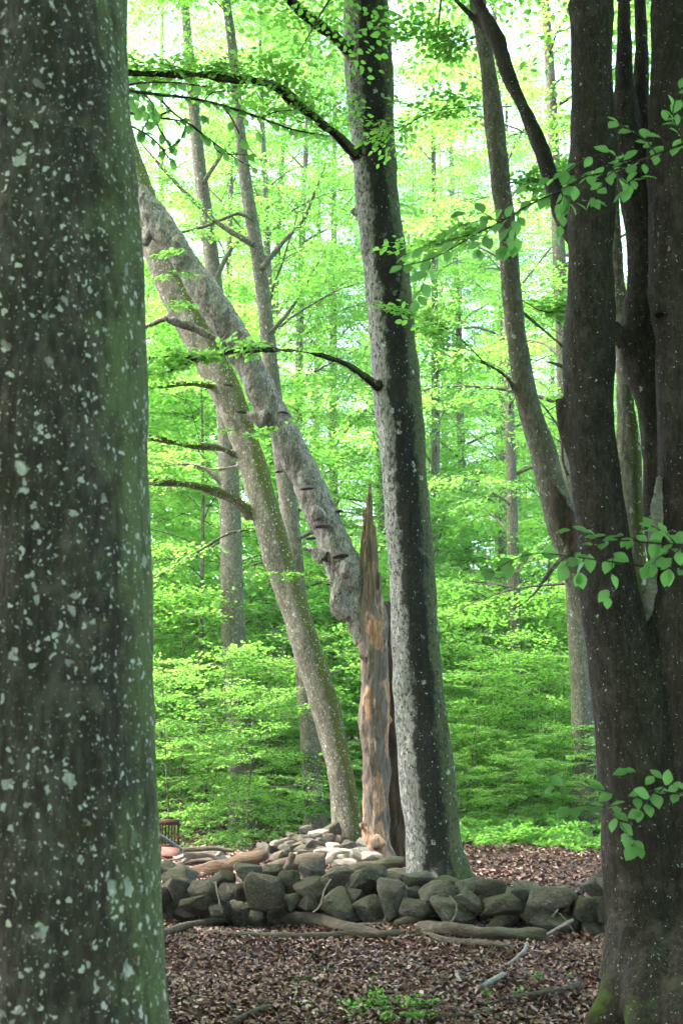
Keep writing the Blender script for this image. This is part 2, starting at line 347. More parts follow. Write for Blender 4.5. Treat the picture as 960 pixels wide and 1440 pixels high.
# ------------------------------------------------------------------ ground and leaf litter
n = 260; u = np.linspace(-1, 1, n); w_ = np.sign(u) * (np.abs(u) * 0.12 + np.abs(u) ** 3.2 * 0.88)
gx = w_ * 420; gy = 16 + w_ * 420
X, Y_ = np.meshgrid(gx, gy); Z = hgt(X, Y_)
i, j = np.meshgrid(np.arange(n - 1), np.arange(n - 1), indexing='ij'); q = (i * n + j).ravel()
ground = link('ground', mesh_np('ground', np.stack([X, Y_, Z], -1).reshape(-1, 3), np.stack([q, q + 1, q + n + 1, q + n], -1), mat=M['soil']))
tag(ground, 'brown forest floor between the trees', None, kind='structure')

def unit(a): return a / (np.linalg.norm(a, axis=-1, keepdims=True) + 1e-9)
def leaf_arrays(pos, d, nrm, Ln, W, six=True, fold=0.16, curl=0.0):
    """pos, d (direction), nrm: (N,3); Ln, W: (N,) -> verts, quads, point count per leaf"""
    d = unit(d); s = unit(np.cross(nrm, d)); nn = np.cross(d, s); Ln = Ln[:, None]; W = W[:, None]
    if six:
        k = curl[:, None] * Ln if not np.isscalar(curl) else curl * Ln
        a = pos; t = pos + d * Ln - nn * k
        r1 = pos + d * Ln * .30 + s * W * .46 + nn * (W * fold + k * .35); r2 = pos + d * Ln * .70 + s * W * .40 + nn * (W * fold * .8 + k * .1)
        l1 = pos + d * Ln * .30 - s * W * .46 + nn * (W * fold + k * .35); l2 = pos + d * Ln * .70 - s * W * .40 + nn * (W * fold * .8 + k * .1)
        v = np.stack([a, r1, r2, t, l2, l1], 1).reshape(-1, 3); o = (np.arange(len(pos)) * 6)[:, None]
        f = np.concatenate([o + np.array([0, 1, 2, 3]), o + np.array([0, 3, 4, 5])], 1).reshape(-1, 4); return v, f, 6
    v = np.stack([pos, pos + d * Ln * .48 + s * W * .5 + nn * W * .1, pos + d * Ln, pos + d * Ln * .48 - s * W * .5 + nn * W * .1], 1).reshape(-1, 3)
    o = (np.arange(len(pos)) * 4)[:, None]; return v, o + np.array([[0, 1, 2, 3]]), 4

def litter(N, ylo, yhi, six, size):
    y = np.sqrt(rng.uniform(ylo ** 2, yhi ** 2, N)) if yhi < 15 else rng.uniform(ylo, yhi, N)
    x = rng.uniform(-0.26, 0.28, N) * y * 1.05
    z = hgt(x, y) + rng.uniform(0.002, 0.035, N)
    a = rng.uniform(0, 2 * np.pi, N); d = np.stack([np.cos(a), np.sin(a), rng.normal(0, .28, N)], -1)
    nn = unit(np.stack([rng.normal(0, .42, N), rng.normal(0, .42, N), np.ones(N)], -1))
    Ln = rng.uniform(.65, 1.15, N) * size; W = Ln * rng.uniform(.42, .68, N)
    v, f, k = leaf_arrays(np.stack([x, y, z], -1), d, nn, Ln, W, six, 0.3 * 1.0, rng.normal(0.1, .22, N))
    dens = 0.5 + 0.5 * np.sin(x * 2.1 + 0.7 * y + 1.0) * np.sin(y * 1.4 - x)
    t = np.clip(rng.beta(1.25, 1.5, N) * 0.95 + 0.12 * (dens - 0.5), 0, 1)
    v[:, 2] = np.maximum(v[:, 2], hgt(v[:, 0], v[:, 1]) + 0.001)
    return v, f, np.repeat(t, k)
va, fa, ta = litter(88000, 7.2, 14.5, True, 0.052)
vb, fb, tb = litter(62000, 14.5, 40, True, 0.075)
me = mesh_np('leaf_litter', np.vstack([va, vb]), np.vstack([fa, fb + len(va)]), False, {'tint': np.concatenate([ta, tb])}, M['litter'])
tag(link('leaf_litter', me), 'curled brown beech leaves covering the forest floor', 'leaf litter', kind='stuff')

# ------------------------------------------------------------------ foliage generator
def spray_template(r, Ls=1.0, sides=7, step=0.075):
    pos, d, seg = [], [], []
    def twig(p, ang, ln, first):
        c, s = math.cos(ang), math.sin(ang); k = int(ln / step); bend = r.uniform(-.25, .25)
        for q in range(1, k + 1):
            t = q / k * ln; aa = ang + bend * q / k
            pp = (p[0] + c * t, p[1] + s * t, -0.10 * t * t - (0.0 if first else 0.03 * t))
            la = aa + (0.75 if q % 2 else -0.75) * r.uniform(.6, 1.15) if q < k else aa
            pos.append(pp); d.append((math.cos(la), math.sin(la), r.uniform(-.35, .1)))
        seg.append((p, (p[0] + c * ln, p[1] + s * ln, -0.10 * ln * ln)))
    twig((0, 0, 0), 0.0, Ls, True)
    for q in range(sides):
        x = Ls * (0.12 + 0.78 * q / sides); sg = 1 if q % 2 else -1
        twig((x, 0, -0.10 * x * x), sg * r.uniform(.65, 1.05), Ls * (0.52 - 0.36 * q / sides) * r.uniform(.8, 1.2), False)
    return np.array(pos), np.array(d), seg
TPL = [spray_template(rnd) for _ in range(5)]
def foliage_arrays(frames, leaf, six, twigs=0.0, jit=0.38, r=rng):
    """frames: list of (origin, heading, normal, scale)"""
    V, Fc, T, off = [], [], [], 0; TV = []
    O = np.array([f[0] for f in frames], float); Hd = unit(np.array([f[1] for f in frames], float)); Nn = np.array([f[2] for f in frames], float); Sc = np.array([f[3] for f in frames], float)
    Sd = unit(np.cross(Nn, Hd)); Nn = np.cross(Hd, Sd); ti = r.integers(0, len(TPL), len(frames)); base = r.normal(0, .16, len(frames))
    for k, (p, d, seg) in enumerate(TPL):
        ix = np.where(ti == k)[0]
        if not len(ix): continue
        m = len(p)
        def tr(a, pt): return (a[None, :, 0:1] * Hd[ix, None, :] + a[None, :, 1:2] * Sd[ix, None, :] + a[None, :, 2:3] * Nn[ix, None, :]) * (Sc[ix, None, None] if pt else 1.0)
        pos = (tr(p, True) + O[ix, None, :]).reshape(-1, 3) + r.normal(0, .012, (len(ix) * m, 3))
        dd = tr(d, False).reshape(-1, 3) + r.normal(0, .25, (len(ix) * m, 3))
        nn = unit(np.repeat(Nn[ix], m, 0) + r.normal(0, jit, (len(ix) * m, 3)))
        Ln = leaf * r.uniform(.7, 1.2, len(pos)); W = Ln * r.uniform(.58, .74, len(pos))
        v, f, c = leaf_arrays(pos, dd, nn, Ln, W, six)
        V.append(v); Fc.append(f + off); off += len(v)
        T.append(np.repeat(np.clip(0.5 + np.repeat(base[ix], m) + r.normal(0, .2, len(pos)), 0, 1), c))
        if twigs:
            for (a, b) in seg:
                A = (tr(np.array([a]), True)[:, 0] + O[ix]); B = (tr(np.array([b]), True)[:, 0] + O[ix]); TV.append((A, B))
    tw = None
    if twigs and TV:
        A = np.vstack([t[0] for t in TV]); B = np.vstack([t[1] for t in TV]); D = unit(B - A)
        s1 = unit(np.cross(D, np.array([0.3, 0.2, 1.0]))); s2 = np.cross(D, s1); r0 = twigs
        ring = [s1, -0.5 * s1 + 0.87 * s2, -0.5 * s1 - 0.87 * s2]
        v = np.stack([A + r0 * q for q in ring] + [B + r0 * .5 * q for q in ring], 1).reshape(-1, 3); o = (np.arange(len(A)) * 6)[:, None]
        f = np.concatenate([o + np.array([0, 1, 4, 3]), o + np.array([1, 2, 5, 4]), o + np.array([2, 0, 3, 5])], 1).reshape(-1, 4); tw = (v, f)
    return np.vstack(V), np.vstack(Fc), np.concatenate(T), tw
def limb_points(r, p0, az, ln, el, r0, droop=0.5, n=6, wob=0.12):
    pts = []; p = Vector(p0); st = ln / n
    for k in range(n + 1):
        pts.append((p.copy(), r0 * (1 - 0.82 * k / n)))
        e = el - droop * (k / n); az += r.uniform(-wob, wob)
        p = p + Vector((math.cos(az) * math.cos(e), math.sin(az) * math.cos(e), math.sin(e) + r.uniform(-.06, .06))) * st
    return pts
def limb_frames(r, pts, per, s0, s1, lo=0.22, tilt=0.25):
    fr = []; m = len(pts) - 1
    for k in range(per):
        t = lo + (1 - lo) * (k + r.random()) / per; i = min(m - 1, int(t * m)); q = t * m - i
        o = pts[i][0].lerp(pts[i + 1][0], q); h = (pts[i + 1][0] - pts[i][0]).normalized()
        a = (1 if k % 2 else -1) * r.uniform(.35, 1.15) if k < per - 1 else 0.0
        h = Matrix.Rotation(a, 3, 'Z') @ h; h.z = h.z * 0.4 + r.uniform(-.18, .16)
        nm = Vector((r.gauss(0, tilt), r.gauss(0, tilt), 1))
        fr.append((o[:], h[:], nm[:], r.uniform(s0, s1)))
    return fr
def make_tree(r, H, r0, zlo, n_limb, lmin, lmax, per, s0, s1, leaf, six, lean=0.0, seg=10, el=(0.1, 0.9), twigs=0.0, top=True, shape=None, subs=0):
    """one tree about the origin: trunk mesh (with limbs) and crown mesh"""
    ch = []; p = Vector((0, 0, -0.15)); k = 9; dx = r.uniform(-lean, lean); dy = r.uniform(-lean, lean)
    for q in range(k + 1):
        t = q / k; fl = 1.0 + 0.55 * math.exp(-t * H / 0.45)
        ch.append((p.copy(), r0 * (1 - 0.86 * t) * fl)); p = p + Vector((dx + r.uniform(-.02, .02) * H / 9, dy + r.uniform(-.02, .02) * H / 9, H / k))
    parts = [tube_arrays(catmull(ch, max(.25, H / 40)), seg)]; fr = []
    for q in range(n_limb):
        t = (q + r.random()) / n_limb; z = zlo + (H * 0.97 - zlo) * t; i = min(k - 1, int(z / H * k)); f = z / H * k - i
        c = ch[i][0].lerp(ch[i + 1][0], f); rr = ch[i][1] + (ch[i + 1][1] - ch[i][1]) * f
        s = shape(t) if shape else (math.sin(math.pi * min(1, 0.25 + 0.75 * t)) * 0.8 + 0.2)
        ln = r.uniform(lmin, lmax) * s; az = q * 2.4 + r.uniform(-.9, .9); e = el[0] + (el[1] - el[0]) * t + r.uniform(-.3, .3)
        pts = limb_points(r, c, az, ln, e, max(.006, min(rr * .45, 0.009 * ln + .005)), r.uniform(.3, .9), 6, .22)
        parts.append(tube_arrays(catmull(pts, 0.5), 5))
        if subs == 0: fr += limb_frames(r, pts, per, s0, s1)
        else:
            fr += limb_frames(r, pts, 3, s0, s1, .55)
            for w in range(subs):
                tt = .25 + .65 * (w + r.random()) / subs; ii = min(5, int(tt * 6)); o = pts[ii][0].lerp(pts[ii + 1][0], tt * 6 - ii); hd = pts[ii + 1][0] - pts[ii][0]
                a2 = math.atan2(hd.y, hd.x) + (1 if w % 2 else -1) * r.uniform(.5, 1.1)
                p2 = limb_points(r, o, a2, ln * r.uniform(.3, .55), r.uniform(-.1, .45), .012, .5, 4, .25)
                parts.append(tube_arrays(p2, 4)); fr += limb_frames(r, p2, per, s0, s1, .1)
    v, f, t, tw = foliage_arrays(fr, leaf, six, twigs)
    tv, tf = join_arrays(parts + ([tw] if tw else []))
    return (tv, tf), (v, f, t)
def tree_meshes(name, *a, mat='bark_far', **k):
    (tv, tf), (v, f, t) = make_tree(*a, **k)
    mt = mesh_np(name + '_trunk', tv, tf, True, None, M[mat]); nn = normals_of(mt)
    at = mt.attributes.new('side', 'FLOAT', 'POINT'); at.data.foreach_set('value', np.ascontiguousarray(nn[:, 0]))
    return mt, mesh_np(name + '_crown', v, f, False, {'tint': t}, M['leaf'])
r_ = random.Random(11)
FOREST = [tree_meshes('forest_beech', r_, 24, 0.24, 2.0 + 2.5 * (q_ % 2), 38 - 12 * (q_ % 2), 2.8, 5.2, 5, .8, 1.4, .10, False, lean=.10, el=(.15, 1.0), subs=5) for q_ in range(4)]
BUSH = [tree_meshes('young_beech', r_, 4.6, 0.02, 0.35, 24, 1.2, 2.1, 5, .6, 1.0, .078, True, lean=.06, seg=6, el=(0.05, 0.7), twigs=.003) for _ in range(3)]
MID = [tree_meshes('mid_beech', r_, 11, 0.06, 1.0, 30, 1.8, 3.2, 4, .7, 1.15, .085, False, lean=.12, seg=7, el=(.1, .9), subs=4) for _ in range(3)]
CANOPY = [tree_meshes('canopy', r_, 11, 0.2, 0.8, 60, 4.2, 6.2, 14, 1.0, 1.6, .092, True, el=(0.0, 0.9)) for _ in range(2)]

def put_tree(name, meshes, loc, rz, sc_, label, cat='tree', group=None, crown=True):
    t = thing(name, label, cat, loc, group); t.rotation_euler = (0, 0, rz); t.scale = (sc_[0], sc_[0], sc_[1])
    link('trunk', meshes[0], t); c = link('crown', meshes[1], t); c['kind'] = 'stuff'
    return t
def canopy_for(parent, k, top, sc_, rz):
    """leafy crown above the frame for a foreground tree (its parent Empty stands at the origin of the world)"""
    br = link('crown_branches', CANOPY[k][0], parent); cr = link('crown', CANOPY[k][1], parent); cr['kind'] = 'stuff'
    for o in (br, cr):
        o.location = Vector(top) - Vector(parent.location); o.rotation_euler = (0, 0, rz); o.scale = (sc_,) * 3

# trees of the forest behind
GL = 'beech trees of the forest behind the stone wall'
LB = 'slender beech tree in the leafy forest far behind the stone wall'
occupied = []
def forest(px, D, k, rz, s=1.0, sz=None, label=LB, group=GL):
    x = (px - 480) / F * D / cp; y = D
    occupied.append((x, y))
    return put_tree('beech_tree', FOREST[k], (x, y, float(hgt(x, y)) - 0.05), rz, (s, sz or s), label, 'tree', group)
forest(697, 42, 2, 1.1, 0.75, 1.0, label='thin pale beech trunk seen between the streaked trunk and the leaning dark stem', group=None)
forest(735, 50, 3, 4.0, 0.8, 1.0, label='paler thinner beech trunk just behind the thin pale one', group=None)
forest(818, 28, 3, 3.1, 1.0, label='grey beech with mossy roots behind the big multi-stemmed trunk', group=None)
forest(395, 38, 2, 5.0, 0.9, 1.0, label='faint grey beech trunk behind the undergrowth left of the dark slim beech', group=None)
for q_, (px_, D_) in enumerate(((322, 41), (405, 43), (470, 47), (540, 49), (610, 44), (655, 51), (575, 60), (690, 66), (640, 74), (745, 70), (600, 84), (228, 46), (292, 53), (368, 45), (445, 56), (255, 63), (415, 68), (625, 62), (590, 52), (770, 58), (330, 74))): forest(px_, D_, (0, 2)[q_ % 2], q_ * 1.1, .9, 1.0 + .15 * (q_ % 3))
rr_ = random.Random(5); cnt = 0
for D in (37, 47, 57, 66, 74, 84, 95):
    half = 0.28 * D + 5; nrow = max(3, int(2 * half / (7.5 if D < 60 else 5.5)))
    for q in range(nrow):
        x = -half + (q + rr_.uniform(.15, .85)) * 2 * half / nrow; y = D + rr_.uniform(-2.2, 2.2); k = rr_.randrange(4)
        if any((x - a) ** 2 + (y - b) ** 2 < 9 for a, b in occupied): continue
        px = 480 + x / y * F
        if 590 < px < 800 and D > 40 and rr_.random() < 0.45: continue        # the thinner, brighter stand on the right
        forest(px, y, k, rr_.uniform(0, 6.28), rr_.uniform(.7, 1.0), rr_.uniform(.85, 1.15)); cnt += 1
# undergrowth of young beech
GU = 'young beech undergrowth behind the wall'
bushes = [(250, 25.5, .75), (300, 26.5, .8), (350, 25, .62), (400, 27, .8), (450, 28, .9), (262, 29, 1.1), (330, 31, 1.2), (390, 32, 1.2), (455, 33, 1.2), (505, 32.5, 1.0), (545, 33, 1.2),
          (600, 32, 1.1), (645, 29, .8), (690, 31, .95), (740, 30, .85), (785, 30.5, .8), (835, 32, 1.0), (660, 35, 1.25), (715, 36, 1.3), (770, 36, 1.25), (820, 37, 1.3), (880, 34, 1.2), (930, 36, 1.3), (200, 33, 1.3), (150, 30, 1.2)]
bushes += [(648, 26.8, .36), (672, 28.2, .5), (700, 27.2, .38), (726, 28.5, .5), (752, 27.0, .36), (778, 28.2, .48), (806, 27.2, .42), (832, 28, .5), (690, 29.5, .6), (760, 29.6, .6)]
for q, (px, D, s) in enumerate(bushes):
    x = (px - 480) / F * D / cp
    put_tree('young_beech', BUSH[q % 3], (x, D, float(hgt(x, D)) - .03), q * 1.7, (s * 1.15, s), 'leafy young beech sapling in the undergrowth behind the wall', 'sapling', GU)
for D in (41, 47, 55):
    for q in range(int(D / 3.4)):
        x = (q / (D / 3.4) - .5) * D * .62 + rr_.uniform(-1, 1); y = D + rr_.uniform(-2.5, 2.5); s = rr_.uniform(1.1, 1.7)
        put_tree('young_beech', BUSH[rr_.randrange(3)], (x, y, float(hgt(x, y)) - .03), rr_.uniform(0, 6.28), (s * 1.2, s), 'leafy young beech sapling in the undergrowth behind the wall', 'sapling', GU)
GM = 'half-grown beeches between the forest trunks'
for D in (31.5, 35, 39, 46, 54, 62):
    nn_ = int(D * .62 / 4.4)
    for q in range(nn_):
        x = ((q + rr_.random()) / nn_ - .5) * D * .66; y = D + rr_.uniform(-2, 2); s = rr_.uniform(.75, 1.25); px = 480 + x / y * F
        if (D < 33 and 380 < px < 860) or (D < 37 and 540 < px < 860): continue
        put_tree('half_grown_beech', MID[rr_.randrange(3)], (x, y, float(hgt(x, y)) - .03), rr_.uniform(0, 6.28), (s, s * rr_.uniform(.9, 1.2)), 'half-grown beech with layered bright green foliage between the forest trunks', 'tree', GM)
# the forest goes on unseen beside and behind the camera, added to darken trunks
for q in range(26):
    a = R(28 + q * 12.4 + rr_.uniform(-5, 5)); d = rr_.uniform(11, 26); x, y = math.sin(a) * d, math.cos(a) * d
    if abs(x) < .30 * y + 5 or (x < 0 and y > 19): continue
    put_tree('beech_tree', FOREST[rr_.randrange(4)], (x, y, float(hgt(x, y)) - .05), rr_.uniform(0, 6.28), (1, rr_.uniform(.85, 1.1)), 'unseen beech tree of the forest around the clearing', 'tree', 'beech trees of the forest around the clearing')
for q in range(15):
    a = R(75 + q * 14 + rr_.uniform(-5, 5)); d = rr_.uniform(6.5, 11); x, y = math.sin(a) * d, math.cos(a) * d
    put_tree('half_grown_beech', MID[rr_.randrange(3)], (x, y, -.03), rr_.uniform(0, 6.28), (1.1, 1), 'unseen half-grown beech of the forest around the clearing', 'tree', 'half-grown beeches around the clearing')
# low seedlings over the ground on the right, behind the path
fr = []
for q in range(520):
    y = rr_.uniform(23.5, 31); x = (rr_.uniform(590, 900) - 480) / F * y
    if y < 24.6 and rr_.random() < .6: continue
    fr.append(((x, y, float(hgt(x, y)) + rr_.uniform(.03, .15) + .35 * rr_.random() ** 3), (rr_.uniform(-1, 1), rr_.uniform(-1, 1), rr_.uniform(-.1, .3)), (rr_.gauss(0, .3), rr_.gauss(0, .3), 1), rr_.uniform(.2, .5)))
v, f, t, tw = foliage_arrays(fr, .07, True)
tag(link('seedling_carpet', mesh_np('seedling_carpet', v, f, False, {'tint': t}, M['leaf'])), 'low carpet of green seedlings beyond the leaf-strewn path', 'ground cover', kind='stuff')

# two trunks that show between the leaves behind the leaning tree
def slim_tree(rows, D, limbs, mat, label, sprays, top, k):
    c = path(rows, D); b = c[0][0]; c = grow([(Vector((b.x + .05, D, float(hgt(b.x, D)) - .1)), c[0][1] * 1.25)] + c, top)
    t = thing('beech_tree', label, 'tree', (b.x, D, 0)); ls = [path(l + [(2 * l[-1][0] - l[-2][0], 2 * l[-1][1] - l[-2][1] - 4, 1.0)], D - .1) for l in limbs]
    tv, tf = join_arrays([tube_arrays(catmull(c, .2), 16)] + [tube_arrays(catmull(l, .15), 7) for l in ls])
    mt = mesh_np('slim_trunk', tv - np.array(t.location), tf, True, None, M[mat]); nn = normals_of(mt)
    mt.attributes.new('side', 'FLOAT', 'POINT').data.foreach_set('value', np.ascontiguousarray(nn[:, 0])); link('trunk', mt, t)
    fr = []
    for l in ls: fr += limb_frames(rr_, l, sprays * 2, .5, 1.0, .3, .3)
    v, f, tt, tw = foliage_arrays(fr, .08, True); link('foliage', mesh_np('slim_foliage', v - np.array(t.location), f, False, {'tint': tt}, M['leaf']), t)['kind'] = 'stuff'
    cr = link('crown', CANOPY[k][1], t); cr['kind'] = 'stuff'; cr.location = Vector((c[-1][0].x, c[-1][0].y, top - 1.0)) - t.location; cr.scale = (.4, .4, .5)
slim_tree([(443,1140,31),(437,1050,29),(429,950,27),(419,850,26),(409,740,25),(396,640,24),(382,530,22),(373,440,20),(361,350,19),(346,260,17),(336,170,15),(326,60,13)], 26.5,
    [[(366,380,10),(400,338,6),(425,312,5),(442,272,4)], [(358,345,10),(310,316,7),(270,280,6),(232,240,5)], [(355,310,8),(335,300,5),(290,318,4),(240,330,3)], [(430,965,8),(470,945,5),(510,935,4)], [(440,1100,8),(400,1108,5),(360,1104,4)], [(412,760,8),(450,745,5),(490,752,3)], [(378,470,8),(405,440,5),(430,400,4)]],
    'bark_far', 'dark slim beech standing right behind the leaning mossy tree', 5, 17, 0)
slim_tree([(341,1130,40),(337,1050,37),(332,950,35),(327,860,33),(325,770,31),(323,700,29),(316,560,26),(305,430,23),(292,320,20),(280,230,18),(270,120,15),(262,30,12)], 28.5,
    [[(322,690,9),(290,660,6),(250,650,5)], [(300,400,9),(325,350,6),(350,330,4)], [(284,260,8),(310,220,5),(330,190,4)], [(333,950,8),(300,935,5),(255,965,4)], [(345,1000,8),(310,985,5),(268,980,4)]],
    'bark_far', 'grey beech trunk half hidden by leaves, left of the leaning mossy tree', 5, 18.5, 1)
# ------------------------------------------------------------------ the near trees
def trunk_grid(name, chain, seg, fine, zfine, coarse, disp, mat):
    c = catmull(chain, fine); cc = [p for p in c if p[0].z < zfine] ; up = [p for p in c if p[0].z >= zfine]
    cc += up[::max(1, int(coarse / fine))] + [up[-1]] if up else []
    v, f = tube_arrays(cc, seg)
    me = mesh_np(name, v, f); nn = normals_of(me); c3 = coords_of(me)
    a = me.attributes.new('side', 'FLOAT', 'POINT'); a.data.foreach_set('value', np.ascontiguousarray(nn[:, 0]))
    d = np.zeros(len(c3), np.float32)
    for k, (s_, am) in enumerate(disp): d += am * vnoise(c3, s_, k + 21)
    me.vertices.foreach_set('co', (c3 + nn * d[:, None]).astype(np.float32).ravel()); me.materials.append(mat); me.update()
    return me
# left foreground beech
ch = profile([(1440, -122, 240), (1200, -122, 225), (1000, -121, 219), (700, -118, 213), (450, -117, 204), (250, -116, 190), (0, -112, 175)], 4.0)
b0 = Vector((ch[0][0].x, ch[0][0].y, -0.1)); ch = [(b0, ch[0][1] * 1.45), (Vector((b0.x, b0.y, 0.25)), ch[0][1] * 1.12)] + ch
ch = grow(ch, 11)
tA = thing('beech_tree', 'massive beech trunk in shade with green algae flank and pale lichen spots', 'tree', (b0.x, b0.y, 0))
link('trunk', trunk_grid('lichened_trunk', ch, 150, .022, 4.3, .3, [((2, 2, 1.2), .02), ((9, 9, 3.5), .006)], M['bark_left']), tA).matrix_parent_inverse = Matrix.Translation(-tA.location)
canopy_for(tA, 0, (ch[-1][0].x, ch[-1][0].y, 8.5), 1.0, 0.3)

# middle streaked beech
DB = 17.2
rowsB = [(1238, 570, 662), (1205, 569, 654), (1150, 566, 646), (1100, 562, 640), (1000, 556, 628), (900, 550, 618), (800, 545, 610), (700, 538, 602), (600, 530, 595), (500, 522, 585), (400, 514, 576), (300, 503, 565), (200, 494, 555), (100, 485, 551), (0, 483, 547)]
cB = profile(rowsB, DB); base = cB[0]; cB = [(Vector((base[0].x + .02, DB, -0.1)), base[1] * 1.06)] + cB; topB = grow(cB, 15)
limbsB = [path([(500, 85, 22), (480, 62, 19), (455, 40, 17), (425, 18, 15), (395, -12, 13), (350, -60, 10)], (DB, 16.0)),
          path([(505, 225, 20), (488, 205, 16), (462, 181, 15), (420, 148, 14), (383, 119, 13), (340, 112, 11), (290, 105, 10), (235, 104, 9), (170, 101, 8), (90, 80, 5)], (DB, 14.2)),
          path([(540, 552, 16), (520, 535, 12), (482, 510, 10), (432, 496, 9), (385, 492, 8.5), (335, 493, 8), (290, 503, 6), (240, 501, 5), (180, 508, 3)], (DB, 14.8)),
          path([(340, 493, 6), (300, 500, 5), (255, 515, 4.5), (212, 530, 4)], (15.7, 15.0)),
          path([(515, 302, 14), (500, 299, 11), (494, 296, 7)], DB), path([(560, 410, 14), (560, 412, 10), (562, 412, 6)], DB - .3)]
# root flare
flB = [[(P(615, 1180, DB), .26), (P(655, 1232, DB - .1), .10), (P(676, 1250, DB - .15), .04)], [(P(612, 1190, DB), .28), (P(620, 1242, DB - .36), .10), (P(624, 1258, DB - .5), .05)]]
tB = thing('beech_tree', 'tall straight beech with pale left side and black rain streak, behind the stone wall', 'tree', (cB[0][0].x, DB, 0))
def fit(o): o.matrix_parent_inverse = Matrix.Translation(-o.parent.location); return o
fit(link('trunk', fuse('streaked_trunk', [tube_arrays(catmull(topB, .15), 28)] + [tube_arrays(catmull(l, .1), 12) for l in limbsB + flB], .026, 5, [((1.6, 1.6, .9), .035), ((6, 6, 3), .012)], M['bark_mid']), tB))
canopy_for(tB, 1, (topB[-1][0].x, topB[-1][0].y, 13.2), 1.05, 1.0)
fr = []
for l, per, s0, s1, lo in ((limbsB[1], 46, .5, .95, .15), (limbsB[2], 15, .3, .55, .45), (limbsB[3], 8, .3, .5, .2), (limbsB[0], 10, .5, .9, .2)):
    fr += limb_frames(rr_, l, per, s0, s1, lo, .3)
v, f, t, tw = foliage_arrays(fr, .075, True, .0028)
fit(link('foliage', mesh_np('limb_foliage', v, f, False, {'tint': t}, M['leaf']), tB))['kind'] = 'stuff'
fit(link('twigs', mesh_np('limb_twigs', tw[0], tw[1], True, None, M['twig']), tB))['kind'] = 'stuff'

# leaning mossy beech
DC = lambda y: 23.0 + (1185 - y) / 1185 * 1.6
rowsC = [(1195, 464, 518), (1160, 466, 512), (1100, 461, 501), (1000, 437, 479), (900, 405, 450), (800, 374, 418), (700, 344, 390), (640, 329, 372), (580, 308, 352), (530, 284, 332), (480, 258, 305), (420, 226, 276), (360, 202, 250), (300, 186, 228), (240, 170, 206), (150, 150, 180), (0, 120, 145)]
cC = profile(rowsC, DC, .93); cC = [(Vector((P(494, 1195, 23).x + .03, 23, -.1)), cC[0][1] * 1.2)] + cC; topC = grow(cC, 17)
limbsC = [path([(352, 728, 22), (335, 706, 15), (300, 690, 12), (262, 681, 12), (214, 677, 11), (150, 672, 9), (60, 640, 6)], (23.6, 22.2)),
          path([(330, 640, 12), (310, 630, 9), (270, 626, 8.5), (235, 620, 8), (200, 612, 7), (120, 590, 5)], (23.7, 22.5)),
          path([(310, 545, 12), (280, 540, 10), (250, 540, 9), (210, 545, 7), (140, 560, 5)], (23.8, 22.5)),
          path([(250, 440, 14), (215, 455, 9), (180, 470, 6)], 24), path([(350, 745, 8), (318, 752, 6), (280, 775, 4.5), (235, 803, 4), (190, 830, 3)], (23.5, 22.8)),
          path([(335, 655, 7), (300, 660, 5), (265, 652, 4.5), (225, 655, 3.5), (180, 640, 3)], (23.7, 24.5))]
tC = thing('beech_tree', 'leaning beech with moss along its right edge, rooted in the stone heap', 'tree', (cC[0][0].x, 23, 0))
fit(link('trunk', fuse('leaning_trunk', [tube_arrays(catmull(topC, .15), 24)] + [tube_arrays(catmull(l, .1), 10) for l in limbsC], .026, 5, [((1.6, 1.6, .9), .03), ((6, 6, 3), .010)], M['bark_lean']), tC))
canopy_for(tC, 0, (topC[-1][0].x, topC[-1][0].y, 15.5), 1.0, 4.0)
fr = []
for l, per, s0, s1, lo in ((limbsC[0], 9, .5, .8, .4), (limbsC[1], 10, .4, .7, .3), (limbsC[2], 10, .4, .7, .2), (limbsC[4], 7, .4, .7, .4), (limbsC[5], 7, .4, .6, .4)):
    fr += limb_frames(rr_, l, per, s0, s1, lo, .3)
for (px, py, s) in ((300, 500, .4), (240, 380, .5), (255, 360, .45), (390, 600, .35), (340, 605, .4), (390, 800, .4), (425, 812, .35), (290, 495, .45), (225, 430, .5), (260, 330, .5), (235, 490, .5)):
    for q in range(2): fr.append((P(px + rr_.uniform(-12, 12), py + rr_.uniform(-10, 10), 21.2)[:], (rr_.choice((-1, 1)), rr_.uniform(-.4, .3), -.1), (rr_.gauss(0, .25), -.2, 1), s))
v, f, t, tw = foliage_arrays(fr, .078, True, .0028)
fit(link('foliage', mesh_np('lean_foliage', v, f, False, {'tint': t}, M['leaf']), tC))['kind'] = 'stuff'
fit(link('twigs', mesh_np('lean_twigs', tw[0], tw[1], True, None, M['twig']), tC))['kind'] = 'stuff'

# the broken dead tree: standing snag, split spike, fallen stem resting in the fork of the leaning beech
DD = 22.0
tD = thing('dead_tree', 'broken dead beech, split snag whose snapped stem leans on the mossy tree', 'tree', (P(535, 1200, DD).x, DD, 0))
rowsE = [(1215, 498, 562), (1190, 505, 552), (1150, 510, 549), (1080, 510, 548), (1000, 508, 546), (940, 506, 546), (890, 503, 545), (850, 502, 540), (826, 503, 532)]
cE = profile(rowsE, DD); cE = [(cE[0][0] + Vector((0, 0, -.3)), cE[0][1] * 1.1)] + cE
rowsE2 = [(1215, 530, 578), (1150, 535, 572), (1080, 536, 570), (1000, 534, 566), (940, 536, 562), (890, 532, 556), (850, 522, 548)]
cE2 = profile(rowsE2, DD + .28); cE2 = [(cE2[0][0] + Vector((0, 0, -.3)), cE2[0][1] * 1.1)] + cE2
knE = [path([(515, 905, 16), (500, 890, 15), (492, 884, 10)], DD), path([(515, 925, 14), (505, 921, 10)], DD - .15), path([(520, 1170, 20), (509, 1161, 11), (507, 1156, 7)], DD - .1), path([(532, 1190, 22), (526, 1178, 12)], DD - .3), path([(540, 1015, 12), (549, 1010, 9)], DD)]
